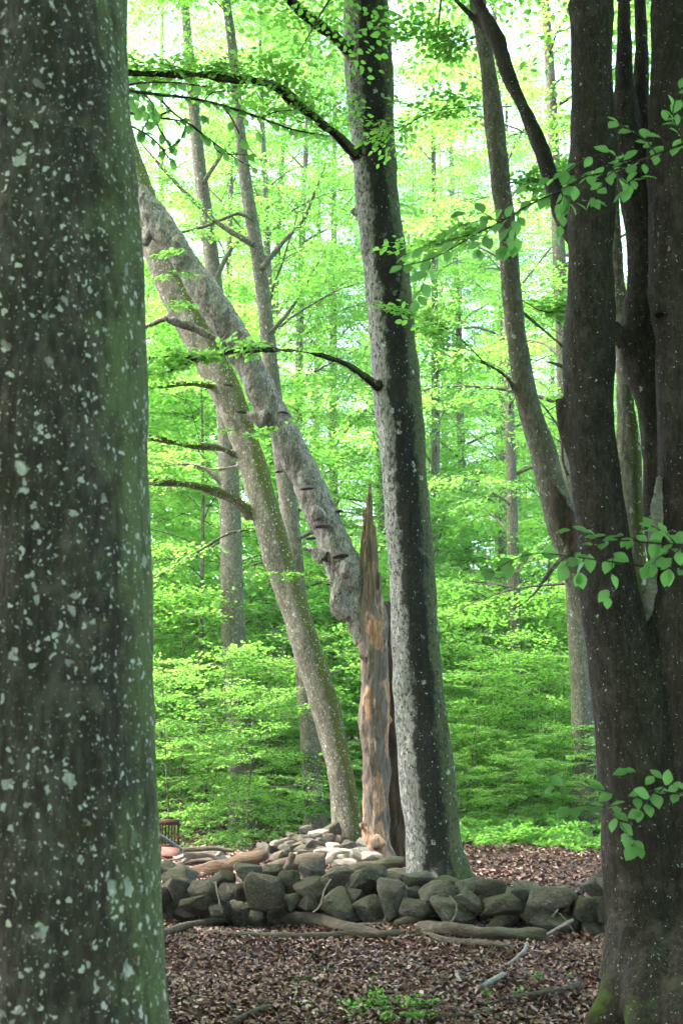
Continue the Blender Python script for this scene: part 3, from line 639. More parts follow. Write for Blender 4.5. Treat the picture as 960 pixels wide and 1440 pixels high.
fit(link('snag', fuse('snag', [tube_arrays(catmull(cE, .1), 20)] + [tube_arrays(catmull(k, .05), 8) for k in knE], .02, 3, [((3, 3, 1), .05), ((12, 12, 3), .022), ((30, 30, 8), .008)], M['snag']), tD))
fit(link('rotten_column', fuse('rotten_column', [tube_arrays(catmull(cE2, .1), 16)], .02, 2, [((3, 3, 1), .06), ((14, 14, 3), .03)], M['rotten_wood']), tD))
# torn spike: a bundle of split fibres of unequal length
sp_parts = []
for (x0, x1, ytop, dy) in ((505, 511, 762, .08), (508, 514, 735, .0), (510, 516, 714, .06), (514, 519, 696, -.03), (517, 523, 683, .02), (519, 525, 708, .10), (521, 527, 722, -.04), (524, 530, 738, .03), (526, 532, 764, .1), (528, 534, 800, .0), (503, 508, 798, .0), (512, 517, 752, -.09), (516, 522, 778, -.1), (522, 527, 790, -.08)):
    m0 = (x0 + x1) / 2; wv = x1 - x0; tip = m0 + (1 if x0 < 515 else -1)
    pts = [(P(m0 + .5, 868, DD - .04 + dy), (wv + 4) / 2 * S(m0, 850, DD)), (P(m0, 815, DD - .04 + dy), (wv + 2) / 2 * S(m0, 800, DD)), (P((m0 + tip) / 2, (815 + ytop) / 2, DD - .02 + dy), (wv + 1) / 2 * S(m0, 760, DD)), (P(tip, ytop + 14, DD + dy), wv / 2.6 * S(m0, 700, DD)), (P(tip + .6, ytop, DD + dy), .008)]
    sp_parts.append(tube_arrays(catmull(pts, .04), 9))
fit(link('splintered_spike', fuse('spike', sp_parts, .010, 0, [((16, 16, .8), .035), ((40, 40, 2), .014)], M['split_wood']), tD))
rowsD = [(512, 905, 34), (503, 870, 44), (492, 830, 54), (482, 795, 56), (462, 745, 53), (440, 695, 51), (412, 637, 50), (380, 573, 48), (347, 505, 46), (312, 447, 46), (275, 392, 44), (243, 342, 41), (215, 300, 40), (198, 268, 26)]
cD = path([(x_, y_, w_ * .87) for x_, y_, w_ in rowsD], (DD + .05, 22.3))
knD = [path([(500, 815, 36), (484, 822, 30), (478, 850, 26), (488, 868, 20)], DD - .05), path([(455, 785, 24), (435, 773, 13), (421, 769, 8)], DD - .1), path([(340, 510, 26), (318, 488, 20), (290, 470, 14), (262, 458, 12), (228, 446, 9)], (22.2, 21.7)), path([(372, 590, 30), (360, 588, 20), (340, 582, 12)], 21.95), path([(450, 730, 20), (446, 722, 22), (444, 712, 14)], 21.75), path([(490, 790, 26), (488, 800, 24), (486, 812, 18)], 21.75), path([(240, 330, 26), (215, 320, 18), (202, 345, 14)], 22.3)]
fit(link('snapped_stem', fuse('snapped_stem', [tube_arrays(catmull(cD, .12), 22)] + [tube_arrays(catmull(k, .05), 10) for k in knD], .022, 3, [((2.5, 2.5, 1.4), .05), ((9, 9, 5), .018), ((25, 25, 14), .009)], M['bark_dead']), tD))
def fungus_mesh():
    bm = bmesh.new(); n = 14; rings = [(1.0, 0.0), (.97, .16), (.72, .42), (.35, .6), (.02, .68)]
    vs = []
    for rr, z in rings: vs.append([bm.verts.new((math.cos(a) * rr * 1.0, math.sin(a) * rr * .8, z)) for a in [k / n * 2 * math.pi for k in range(n)]])
    for a, b in zip(vs, vs[1:]):
        for k in range(n): bm.faces.new((a[k], a[(k + 1) % n], b[(k + 1) % n], b[k]))
    bt = [bm.verts.new((math.cos(a) * .5, math.sin(a) * .4, .05)) for a in [k / n * 2 * math.pi for k in range(n)]]
    for k in range(n): bm.faces.new((vs[0][(k + 1) % n], vs[0][k], bt[k], bt[(k + 1) % n]))
    bm.faces.new(bt[::-1]); me = bpy.data.meshes.new('bracket_fungus'); bm.to_mesh(me); bm.free(); me.materials.append(M['fungus'])
    for p in me.polygons: p.use_smooth = True
    return me
fm = fungus_mesh()
for (x, y, w, dY) in ((432, 684, 17, -.26), (443, 713, 15, -.26), (453, 737, 17, -.28), (437, 754, 13, -.25), (479, 779, 19, -.28), (476, 716, 12, 0), (397, 578, 14, 0), (465, 818, 12, -.05), (351, 487, 15, -.12), (321, 538, 12, -.2), (392, 660, 10, -.22), (340, 576, 12, -.2)):
    o = link('bracket_fungus', fm, tD); o.matrix_parent_inverse = Matrix.Translation(-tD.location)
    s = w / 2 * 1.2 * S(x, y, 22); o.location = P(x, y + 4, 22.02 + dY); o.scale = (s, s * 1.1, s * .75); o.rotation_euler = (rnd.uniform(-.15, .05), rnd.uniform(-.15, .15), rnd.uniform(-.3, .3))

# slanting stem behind the multi-stemmed tree
DFy = 12.6
rowsF = [(1010, 842, 886), (930, 826, 872), (860, 806, 854), (800, 788, 836), (740, 768, 814), (690, 757, 797), (640, 744, 782), (560, 724, 757), (480, 711, 742), (400, 703, 733), (320, 697, 725), (230, 687, 714), (150, 678, 706), (60, 668, 692), (0, 660, 682)]
cF = profile(rowsF, DFy, .95); cF = [(Vector((cF[0][0].x + .34, DFy, -.1)), cF[0][1] * 1.5), (Vector((cF[0][0].x + .26, DFy, .5)), cF[0][1] * 1.15)] + cF; topF = grow(cF, 12)
limF = [path([(806, 770, 9), (778, 797, 6), (750, 836, 5), (725, 855, 4.5), (690, 872, 4), (648, 893, 3)], (12.5, 12.0)), path([(730, 560, 9), (712, 530, 6), (690, 515, 5), (676, 508, 4)], (12.6, 12.2)), path([(735, 440, 8), (765, 465, 7), (795, 490, 6.5), (815, 500, 6)], (12.7, 13.2)), path([(742, 505, 7), (775, 510, 5), (800, 520, 5)], (12.7, 13.2))]
tF = thing('beech_tree', 'slim slanting beech stem with a torn brown wound, behind the multi-stemmed beech', 'tree', (cF[0][0].x, DFy, 0))
fit(link('trunk', fuse('slanting_trunk', [tube_arrays(catmull(topF, .12), 22)] + [tube_arrays(catmull(l, .08), 8) for l in limF], .018, 4, [((2, 2, 1), .02), ((7, 7, 3), .007)], M['bark_pale']), tF))
wd = [path([(780, 686, 6), (786, 704, 20), (793, 730, 27), (800, 758, 24), (807, 780, 10)], DFy - .12)]
fit(link('torn_wound', fuse('wound', [tube_arrays(catmull(w, .04), 12) for w in wd] + [tube_arrays(catmull(path([(790, 698, 7), (800, 718, 9), (806, 750, 8)], DFy - .16), .04), 8)], .012, 1, [((14, 14, 2), .04), ((30, 30, 6), .015)], M['rotten_wood']), tF))
canopy_for(tF, 1, (topF[-1][0].x, topF[-1][0].y, 9.8), .95, 2.2)
fr = []
for l in ([(690, 520), (640, 470), (600, 450)], [(720, 150), (660, 150), (600, 160), (560, 185)], [(715, 310), (660, 330), (600, 345)], [(730, 420), (770, 440), (800, 420)], [(690, 40), (640, 60), (590, 40)], [(700, 250), (740, 260), (790, 240)]):
    pts = [(P(x, y, 13.6), .006) for x, y in l]
    limF.append(pts); fr += limb_frames(rr_, pts, 9, .35, .65, .05, .3)
v, f, t, tw = foliage_arrays(fr, .072, True, .0025)
fit(link('foliage', mesh_np('slant_foliage', v, f, False, {'tint': t}, M['leaf']), tF))['kind'] = 'stuff'
tv, tf = join_arrays([tw] + [tube_arrays(catmull(l, .1), 6) for l in limF[4:]])
fit(link('twigs', mesh_np('slant_twigs', tv, tf, True, None, M['twig']), tF))['kind'] = 'stuff'

# multi-stemmed beech on the right
DG = 8.9
g1 = profile([(1440, 862, 1010), (1380, 856, 1000), (1300, 853, 985), (1200, 848, 972), (1100, 842, 962), (1000, 833, 945), (900, 821, 912), (800, 811, 893), (700, 802, 879), (600, 795, 866), (500, 793, 863), (400, 795, 862), (300, 797, 862), (200, 802, 865), (100, 801, 864), (0, 799, 862)], DG)
g3 = profile([(1440, 900, 1060), (1300, 900, 1060), (1150, 900, 1060), (1000, 902, 1060), (900, 905, 1050), (800, 917, 1040), (700, 924, 1030), (600, 926, 1022), (500, 922, 1015), (400, 912, 1008), (300, 913, 1004), (200, 913, 1000), (100, 913, 996), (0, 913, 992)], DG + .08)
g2 = profile([(1100, 900, 990), (900, 912, 960), (760, 908, 946), (660, 903, 938), (600, 897, 934), (550, 888, 932), (500, 874, 926), (440, 876, 922), (380, 884, 918), (300, 877, 916), (240, 870, 914), (170, 864, 898), (100, 864, 890), (0, 866, 888)], DG + .3)
g5 = path([(903, 260, 30), (902, 200, 25), (900, 140, 22), (901, 70, 22), (898, 0, 22), (895, -60, 20)], (DG + .3, DG + .5))
g4 = profile([(1050, 870, 960), (950, 880, 930), (880, 866, 914), (800, 866, 908), (720, 866, 902), (640, 864, 898), (560, 862, 892), (480, 860, 886), (400, 858, 880), (300, 856, 872), (200, 852, 866), (100, 848, 860)], DG + .75)
stubs = [path([(820, 660, 36), (798, 610, 24), (788, 580, 13), (785, 562, 9)], DG), path([(905, 500, 36), (880, 480, 26), (868, 470, 18), (862, 455, 13)], DG + .25), path([(930, 440, 26), (917, 415, 16), (914, 400, 12)], DG - .05)]
limG = path([(815, 360, 22), (790, 300, 21), (770, 240, 20), (745, 172, 20), (716, 112, 19), (698, 58, 20), (678, 15, 17), (655, -30, 15)], (DG + .2, DG + 1.2))
limG2 = path([(700, 62, 15), (670, 30, 12), (645, 5, 11), (620, -25, 9)], (DG + 1.0, DG + 1.4))
gb = lambda x, y, d, r: (Vector(((x - 480) / F * d, d, y)), r)
roots = [[gb(895, .55, 8.75, .24), gb(862, .22, 8.6, .16), gb(828, .07, 8.5, .10), gb(795, -.02, 8.45, .06), gb(760, -.07, 8.4, .035)],
         [gb(905, .5, 8.7, .22), gb(890, .2, 8.4, .13), gb(882, .04, 8.2, .09), gb(878, -.06, 8.0, .05)],
         [gb(960, .5, 8.7, .25), gb(940, .18, 8.35, .16), gb(935, .0, 8.1, .09), gb(935, -.08, 7.9, .05)],
         [gb(990, .4, 8.8, .25), gb(1050, .1, 8.6, .15), gb(1100, -.05, 8.5, .08)], [gb(930, .5, 9.1, .3), gb(900, .1, 9.4, .2), gb(880, -.06, 9.7, .1)]]
tG = thing('multi_stemmed_beech', 'dark multi-stemmed beech with forked trunks and spreading mossy roots at the wall end', 'tree', (P(935, 1420, DG).x, DG, 0))
g1b = [(Vector((g1[0][0].x, DG, -.1)), g1[0][1] * 1.1)] + g1; g3b = [(Vector((g3[0][0].x, DG, -.1)), g3[0][1] * 1.1)] + g3
parts = [tube_arrays(catmull(c, .08), 26) for c in (g1b, g3b, g2)] + [tube_arrays(catmull(c, .06), 16) for c in stubs + roots + [limG, limG2, g5]]
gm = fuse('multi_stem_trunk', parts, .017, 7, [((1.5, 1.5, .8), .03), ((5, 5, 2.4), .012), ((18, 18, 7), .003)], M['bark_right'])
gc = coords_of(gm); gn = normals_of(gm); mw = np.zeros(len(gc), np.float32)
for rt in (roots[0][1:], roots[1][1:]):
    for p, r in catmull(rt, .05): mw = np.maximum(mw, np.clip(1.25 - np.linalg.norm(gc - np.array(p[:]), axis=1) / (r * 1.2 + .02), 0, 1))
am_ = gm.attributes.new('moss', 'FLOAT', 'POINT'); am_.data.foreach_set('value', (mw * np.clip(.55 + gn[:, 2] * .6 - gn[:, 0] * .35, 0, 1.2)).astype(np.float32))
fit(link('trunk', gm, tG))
fit(link('rear_stem', fuse('rear_stem', [tube_arrays(catmull(g4, .1), 18)], .02, 4, [((2, 2, 1), .03), ((7, 7, 3), .01)], M['bark_lean']), tG))  # paler bark here stands in for light reaching the stem behind
fit(link('sunlit_wood_strip', fuse('sunlit_wood_strip', [tube_arrays(catmull(path([(926, 672, 8), (924, 720, 14), (921, 780, 16), (914, 830, 15), (907, 870, 10), (904, 890, 5)], DG + .0), .04), 10)], .009, 1, [((20, 20, 4), .03), ((45, 45, 10), .014)], M['grey_wood']), tG))  # strip of bare wood, a sunlit patch put into its pale colour
up = []
for c in (g1, g3, g2, limG): 
    q = grow(c[-2:], 10.5); up.append(tube_arrays(catmull([(p_, r__ * .97) for p_, r__ in q[1:]], .4), 12))
uv, uf = join_arrays(up); fit(link('upper_stems', mesh_np('upper_stems', uv, uf, True, None, M['bark_right']), tG))
canopy_for(tG, 0, (2.3, 9.2, 8.6), 1.0, 5.2)
# big unseen trees added beside and behind the camera, closing the canopy against light
for q, (x, y, k, z, s) in enumerate(((-7, 9, 1, 8, 1.1), (-6, 17, 0, 11, 1.1), (6.5, 15, 1, 10, 1.1), (7, 4, 0, 7, 1.1), (-5, -3, 1, 7, 1.1), (3, -4, 0, 7, 1.1), (0, 3.5, 1, 8.5, 1.0), (9, 23, 1, 13, 1.1), (-4.6, 4.5, 0, 6.5, .95), (-3.6, 12.5, 1, 10.5, 1.0), (-2.9, 8.3, 0, 9.6, .85))):
    t = thing('beech_tree', 'unseen tall beech added beside the clearing, its crown shading the foreground', 'tree', (x, y, 0), 'unseen beeches beside the clearing')
    c = [(Vector((x, y, -.1)), .42), (Vector((x, y, .5)), .32), (Vector((x + .1, y, 4)), .27), (Vector((x, y + .1, z + .5)), .22)]
    if q != 6: fit(link('trunk', mesh_np('side_trunk', *tube_arrays(catmull(c, .3), 16), True, None, M['bark_far']), t))
    canopy_for(t, k, (x, y, z), s, q * 1.3)

# ------------------------------------------------------------------ the dry stone wall
def stone_mesh(seed, pts=15, flat=1.0):
    r = random.Random(seed); bm = bmesh.new()
    for _ in range(pts):
        v = Vector((r.gauss(0, 1), r.gauss(0, 1), r.gauss(0, 1))).normalized()
        v = Vector([math.copysign(abs(c) ** .92, c) for c in v]) * r.uniform(.8, 1.1); bm.verts.new(v)
    bmesh.ops.convex_hull(bm, input=bm.verts[:]); bmesh.ops.delete(bm, geom=[v for v in bm.verts if not v.link_faces], context='VERTS')
    bmesh.ops.dissolve_limit(bm, angle_limit=R(16), verts=bm.verts[:], edges=bm.edges[:])
    bmesh.ops.bevel(bm, geom=bm.edges[:], offset=.13, segments=2, affect='EDGES', profile=.55, clamp_overlap=True)
    bmesh.ops.triangulate(bm, faces=bm.faces[:]); bmesh.ops.subdivide_edges(bm, edges=[e for e in bm.edges if e.calc_length() > .35], cuts=1, use_grid_fill=True); bmesh.ops.triangulate(bm, faces=bm.faces[:])
    for v in bm.verts: v.co += v.co.normalized() * (0.09 * mnoise.noise(v.co * 1.9 + Vector((seed, 0, 0))) + .05 * mnoise.noise(v.co * 5 + Vector((0, seed, 0))))
    lo = [min(v.co[k] for v in bm.verts) for k in range(3)]; hi = [max(v.co[k] for v in bm.verts) for k in range(3)]
    for v in bm.verts: v.co = Vector([(v.co[k] - lo[k]) / (hi[k] - lo[k]) - .5 for k in range(3)])
    me = bpy.data.meshes.new('stone'); bm.to_mesh(me); bm.free()
    for p in me.polygons: p.use_smooth = True
    return me
SHAPES = {}
for mk in ('stone', 'stone_moss', 'stone_pale', 'stone_grey'):
    SHAPES[mk] = []
    for k in range(9):
        m = stone_mesh(k * 7 + len(mk)); m.materials.append(M[mk]); SHAPES[mk].append(m)
def stone(parent, mk, k, loc, size, rot=(0, 0, 0)):
    o = link('stone', SHAPES[mk][k % 9], parent); o.location = Vector(loc) - parent.location; o.scale = size; o.rotation_euler = rot; return o
wall = thing('dry_stone_wall', 'low tumbled wall of rounded mossy field stones across the clearing', 'wall', (0, 13.6, 0))
WS = [(237,1224,32,26),(255,1233,44,28),(254,1250,44,30),(287,1254,38,32),(277,1273,48,28,1),(313,1236,36,24),(349,1230,44,28),(321,1254,32,22),(342,1252,27,26,1),(376,1253,57,47),(384,1225,28,20),(406,1241,32,38),(438,1226,37,35),(437,1251,44,29),(435,1269,29,24,1),(475,1239,49,33),(478,1273,55,47),(513,1241,54,41),(530,1229,30,24),(517,1281,46,40),(549,1266,44,50),(552,1239,24,18),
      (587,1238,45,25),(625,1240,38,18),(619,1256,58,33),(581,1256,26,18),(582,1281,44,35),(635,1283,64,35),(662,1247,41,21),(691,1248,39,25),(658,1268,45,28),(712,1275,76,37,1),(733,1261,40,24),(776,1265,68,43),(779,1297,90,34),(704,1298,50,22),(826,1276,45,37,1),(837,1248,42,33),(835,1306,38,28),(850,1281,28,34),(562,1263,24,30),(565,1298,28,16),(535,1300,34,20),
      (860,1250,44,32),(875,1290,50,40),(900,1262,50,40),(920,1300,50,40),(225,1262,34,28),(205,1240,40,30),(190,1262,40,30),(305,1282,22,14),(360,1288,18,12),(470,1296,20,12),(604,1300,22,14),(745,1285,26,22),(500,1262,26,24),(410,1266,22,22)]
face = lambda px: 13.85 - 0.9 * (px - 240) / 610
for q, s in enumerate(WS):
    x, y, w, h = s[:4]; low = y + h / 2
    D = face(x) + max(0.0, (1288 - low) / 100.0 * 0.75); k = S(x, y, D)
    w_m, h_m = w * k * 1.1, h * k * 1.12; d_m = max(.6 * w_m, min(w_m, h_m * 1.35))
    p = P(x, y, D + d_m * .25)
    stone(wall, 'stone_moss' if len(s) > 4 or q % 6 == 5 else 'stone', q * 5 + q // 9, p, (w_m, d_m, h_m), (rnd.uniform(-.15, .15), rnd.uniform(-.3, .3), rnd.uniform(-.5, .5)))
for q in range(64):                     # the hearting and the back face
    px = 170 + q * 12.2; D = face(px) + .45 + rnd.uniform(0, .5); x = (px - 480) / F * D
    s = rnd.uniform(.22, .36); stone(wall, 'stone', q * 4, (x, D, float(hgt(x, D)) + s * rnd.uniform(.2, .85)), (s * 1.2, s, s * .9), (rnd.uniform(-.4, .4), rnd.uniform(-.4, .4), rnd.uniform(0, 3)))

# the heap of pale rubble round the foot of the leaning tree, painted sunlight on its front slabs
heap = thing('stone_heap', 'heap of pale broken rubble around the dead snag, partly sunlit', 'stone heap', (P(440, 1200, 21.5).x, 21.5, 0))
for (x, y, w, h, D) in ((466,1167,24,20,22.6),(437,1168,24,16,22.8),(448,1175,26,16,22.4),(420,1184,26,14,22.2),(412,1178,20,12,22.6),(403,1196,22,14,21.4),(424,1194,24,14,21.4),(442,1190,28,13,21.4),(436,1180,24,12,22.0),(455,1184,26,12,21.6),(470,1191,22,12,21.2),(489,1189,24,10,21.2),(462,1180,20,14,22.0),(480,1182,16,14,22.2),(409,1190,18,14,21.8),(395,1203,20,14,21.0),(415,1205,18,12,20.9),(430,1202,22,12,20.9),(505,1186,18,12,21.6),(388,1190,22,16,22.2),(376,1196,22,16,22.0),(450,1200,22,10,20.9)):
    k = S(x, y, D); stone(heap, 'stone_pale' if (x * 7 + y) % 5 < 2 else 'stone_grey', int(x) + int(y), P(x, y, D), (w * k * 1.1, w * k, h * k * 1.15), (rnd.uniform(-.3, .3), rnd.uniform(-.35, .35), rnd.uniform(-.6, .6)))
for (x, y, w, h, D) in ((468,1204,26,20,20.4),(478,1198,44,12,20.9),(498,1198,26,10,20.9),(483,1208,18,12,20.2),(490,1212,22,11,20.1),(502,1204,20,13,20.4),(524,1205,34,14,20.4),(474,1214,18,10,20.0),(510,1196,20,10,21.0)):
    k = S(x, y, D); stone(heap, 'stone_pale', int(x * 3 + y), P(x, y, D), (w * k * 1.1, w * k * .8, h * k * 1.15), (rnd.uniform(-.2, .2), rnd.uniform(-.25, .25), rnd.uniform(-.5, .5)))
for q in range(60):
    a = rnd.uniform(0, 6.28); rr = abs(rnd.gauss(0, .55)); x = heap.location.x + math.cos(a) * rr * 1.25; y = 21.9 + math.sin(a) * rr * 1.5; s = rnd.uniform(.1, .24)
    stone(heap, 'stone_grey', q, (x, y, float(hgt(x, y)) + .17 * max(0, 1 - rr) + s * .1), (s * 1.2, s, s * .75), (rnd.uniform(-.5, .5), rnd.uniform(-.5, .5), rnd.uniform(0, 3)))

# ------------------------------------------------------------------ logs and fallen branches
def branch(name, rows, mat, label, cat, lift=0.4, seg=10, rough=.35, group=None, voxel=None, Y=None, branches=()):
    """rows (x, y, width px) lying on the ground (or at depth Y)"""
    def chain(rw):
        out = []
        for (x, y, w) in rw:
            if Y: p = P(x, y, Y); r = w / 2 * S(x, y, Y)
            else:
                p = G(x, y); r = w / 2 * S(x, y, p.y); r *= 1.2; p.z += r * (lift + .35) * 1.4 + .012
            out.append((p, r))
        return out
    rs = np.random.default_rng(len(name) * 31 + int(rows[0][0]))
    def build(rw):
        c = catmull(chain(rw), .05); ph = rs.uniform(0, 6.28, 3)
        pr = lambda P3, a: 1 + rough * (.4 * np.sin(a * 2 + ph[0] + P3[:, :1] * 3) + .3 * np.sin(a * 3 + ph[1] - P3[:, :1] * 7) + .3 * np.sin(P3[:, :1] * 19 + a + ph[2]))
        return tube_arrays(c, seg, True, pr)
    v, f = join_arrays([build(rows)] + [build(b) for b in branches]); c0 = v.mean(0)
    o = link(name, mesh_np(name, v - c0, f, True, None, M[mat])); o.location = c0
    return tag(o, label, cat, group)
branch('fallen_branch', [(205,1324,9),(231,1320,10),(273,1309,11),(326,1304,12),(379,1304,12),(432,1304,15),(475,1311,13),(528,1319,9),(545,1322,5)], 'dead_wood', 'long dark fallen branch lying on the leaves in front of the wall, left half', 'branch')
branch('fallen_branch', [(285,1317,5),(344,1321,7),(397,1323,8),(450,1325,9),(486,1323,10),(540,1323,10),(583,1323,10),(623,1330,9),(673,1335,9),(720,1337,7)], 'dead_wood', 'long slender fallen branch running just in front of the darker one', 'branch')
branch('rotting_log', [(588,1312,10),(610,1315,15),(640,1320,17),(690,1326,17),(740,1328,16),(768,1330,15)], 'dead_wood', 'short rotting log with a broken end on the leaves before the wall', 'log', rough=.5, seg=14)
branch('slab_of_bark', [(555,1306,6),(580,1304,10),(607,1302,12),(657,1296,12),(682,1290,12),(698,1285,6)], 'dead_wood', 'weathered grey slab of wood leaning against the wall foot', 'branch', lift=.7, rough=.5)
branch('stick', [(767,1316,4),(785,1305,5),(806,1293,5)], 'grey_wood', 'pale stick propped against the long flat wall stone', 'stick', Y=12.75)
branch('stick', [(776,1290,2.2),(784,1278,2)], 'grey_wood', 'thin twig rising beside the propped pale stick', 'stick', Y=12.7)
branch('stick', [(743,1322,6),(738,1342,6),(728,1354,6),(714,1362,5),(700,1368,4)], 'grey_wood', 'crooked pale stick beside the broken end of the rotting log', 'stick')
branch('stick', [(673,1399,9),(690,1390,9),(707,1381,10)], 'grey_wood', 'thick short pale piece of dead wood on the leaves', 'stick', rough=.5)
branch('stick', [(640,1371,4),(643,1378,5),(648,1386,3)], 'grey_wood', 'small pale chip of wood standing out of the leaves', 'stick')
branch('stick', [(595,1441,5),(630,1437,6),(657,1435,6),(680,1431,6),(699,1427,4)], 'dead_wood', 'brown stick lying near the seedlings in front', 'stick', branches=([(630,1437,4),(645,1430,4),(657,1422,3)],))
branch('surface_root', [(690,1416,5),(720,1410,8),(753,1407,9),(785,1402,10),(815,1394,12)], 'dead_wood', 'root running over the ground towards the multi-stemmed beech', 'root', lift=.1)
branch('stick', [(325,1448,9),(345,1437,9),(362,1430,9),(377,1425,8)], 'dead_wood', 'stubby dark stick on the leaves next to the big lichened trunk', 'stick')
branch('stick', [(460,1404,4),(466,1396,5),(472,1390,4)], 'grey_wood', 'little pale stick near the moss strip', 'stick')
branch('stick', [(325,1372,3),(350,1370,4),(378,1370,3)], 'dead_wood', 'thin straight twig left of the moss strip', 'stick')
branch('stick', [(545,1353,3),(575,1356,3.5),(600,1352,3)], 'dead_wood', 'thin twig on the leaves below the slender branch', 'stick')
branch('stick', [(240,1384,3),(255,1382,4)], 'grey_wood', 'tiny pale twig beside the big lichened trunk', 'stick')
branch('surface_root', [(870,1446,9),(905,1436,9),(940,1428,9),(980,1424,9)], 'mossy_wood', 'mossy root crossing in front of the multi-stemmed beech', 'root', lift=.2)
for rows, lb in (([(303,1240,2.5),(307,1259,3),(309,1270,2.5),(312,1284,2.5)], 'pale bare twig hanging down over the wall, left part'), ([(465,1236,2.2),(456,1252,2.6),(452,1270,2.6),(446,1279,2.6),(440,1283,2.2)], 'pale crooked twig hanging over the wall beside the largest square stone'),
                 ([(632,1260,2),(641,1270,2.2),(642,1282,2.2),(634,1297,2.2),(625,1309,2)], 'thin curved twig on the wall below the streaked beech'), ([(621,1279,1.6),(628,1290,1.8),(636,1299,1.6)], 'small forked twig next to the curved twig on the wall'), ([(786,1284,1.8),(800,1300,2),(806,1311,1.8)], 'thin twig leaning on the long flat wall stone'),
                 ([(495,1299,2),(520,1299,2.4),(538,1298,2.2),(543,1288,2),(553,1277,1.6)], 'wiry bent twig along the foot of the wall')):
    branch('twig', rows, 'grey_wood', lb, 'twig', Y=face(rows[0][0]) - .12, seg=6, rough=.2)
branch('log', [(262,1232,16),(290,1226,22),(320,1218,24),(350,1209,22),(372,1203,18),(378,1202,10)], 'red_wood', 'split reddish log lying behind the left part of the wall', 'log', Y=19.0, seg=14, rough=.3)
branch('log', [(365,1226,12),(385,1221,19),(415,1214,21),(440,1210,21),(457,1208,19)], 'dead_wood', 'round grey-brown log in front of the rubble heap', 'log', Y=19.2, seg=14, rough=.15)
branch('log', [(400,1224,8),(408,1212,10),(412,1200,11)], 'dead_wood', 'short upright log end beside the grey-brown log', 'log', Y=18.6, rough=.3)
branch('log', [(440,1236,10),(470,1230,18),(510,1222,22),(548,1215,20),(570,1211,14)], 'mossy_wood', 'mossy rotten log below the dead snag', 'log', Y=18.8, seg=14, rough=.4)
branch('log', [(480,1236,14),(530,1232,18),(575,1230,16)], 'mossy_wood', 'dark mossy log tucked behind the wall at the streaked beech', 'log', Y=18.2, seg=14, rough=.4)
branch('driftwood', [(258,1201,8),(277,1199,12),(295,1200,13),(310,1206,12),(320,1211,8)], 'grey_wood', 'twisted silver-grey dead wood beside the reddish log', 'dead wood', Y=20.3, rough=.6, branches=([(303,1204,9),(311,1197,8),(314,1190,4)], [(277,1199,8),(268,1204,6),(256,1212,4)]))
for k_, (rows, lb) in enumerate((([(246,1208,5),(268,1200,6),(290,1189,5)], 'pale pole in the brushwood left of the driftwood'), ([(240,1222,5),(262,1213,7),(300,1210,8)], 'brown stick under the driftwood'), ([(258,1196,6),(300,1193,6),(330,1197,4)], 'brown branch behind the driftwood'), ([(336,1208,7),(356,1200,7),(378,1196,5)], 'dark branch on top of the reddish log'), ([(225,1215,7),(250,1219,8),(275,1222,6)], 'brown stick beside the big trunk on the brushwood pile'))):
    branch('brushwood_stick', rows, 'grey_wood' if k_ == 0 else 'dead_wood', lb, 'stick', Y=20.6 - k_ * .2, rough=.4)

# small iron rack, pole and red board left behind by the wall
def box_arrays(c, s):
    x, y, z = c; a, b, d = s[0] / 2, s[1] / 2, s[2] / 2
    v = np.array([(x + i * a, y + j * b, z + k * d) for i in (-1, 1) for j in (-1, 1) for k in (-1, 1)])
    return v, np.array([(0, 1, 3, 2), (4, 6, 7, 5), (0, 4, 5, 1), (2, 3, 7, 6), (0, 2, 6, 4), (1, 5, 7, 3)])
DR = 23.0; p0 = P(238, 1192, DR); rack = thing('rusty_rack', 'small rusty rack with upright bars and a dark top rail behind the brushwood', 'rack', p0)
k = S(238, 1180, DR)
def rpart(name, c, s, mat): return link(name, mesh_np(name, *box_arrays(c, s), False, None, M[mat]), rack)
rpart('top_rail', (-3 * k, 0, 35 * k), (32 * k, .12, 8 * k), 'rust'); rpart('bottom_rail', (0, 0, 3 * k), (26 * k, .05, 3 * k), 'rust')
for q in range(6): rpart('bar', ((-10 + q * 4.4) * k, 0, 18 * k), (1.9 * k, .022, 29 * k), 'rust')
for q in (-1, 1): rpart('leg', (q * 13 * k, 0, 14 * k), (2.4 * k, .04, 36 * k), 'rust')
branch('metal_pole', [(218,1170,4.5),(240,1184,4.5),(260,1197,4.5)], 'blue_metal', 'blue-grey metal pole leaning against the rusty rack', 'pole', Y=22.6, rough=0, seg=8)
o = link('red_board', mesh_np('red_board', *box_arrays((0, 0, 0), (24 * k, .35, .03)), False, None, M['red_paint'])); o.location = P(240, 1199, 22.2); o.rotation_euler = (R(18), R(6), R(8))
tag(o, 'faded red board lying at the foot of the rusty rack', 'board')
o = stone(thing('flat_stone', 'flat pale grey stone on the leaves below the rotting log', 'stone', G(767, 1342)), 'stone_pale', 3, G(767, 1342) + Vector((0, 0, .01)), (.15, .16, .05))

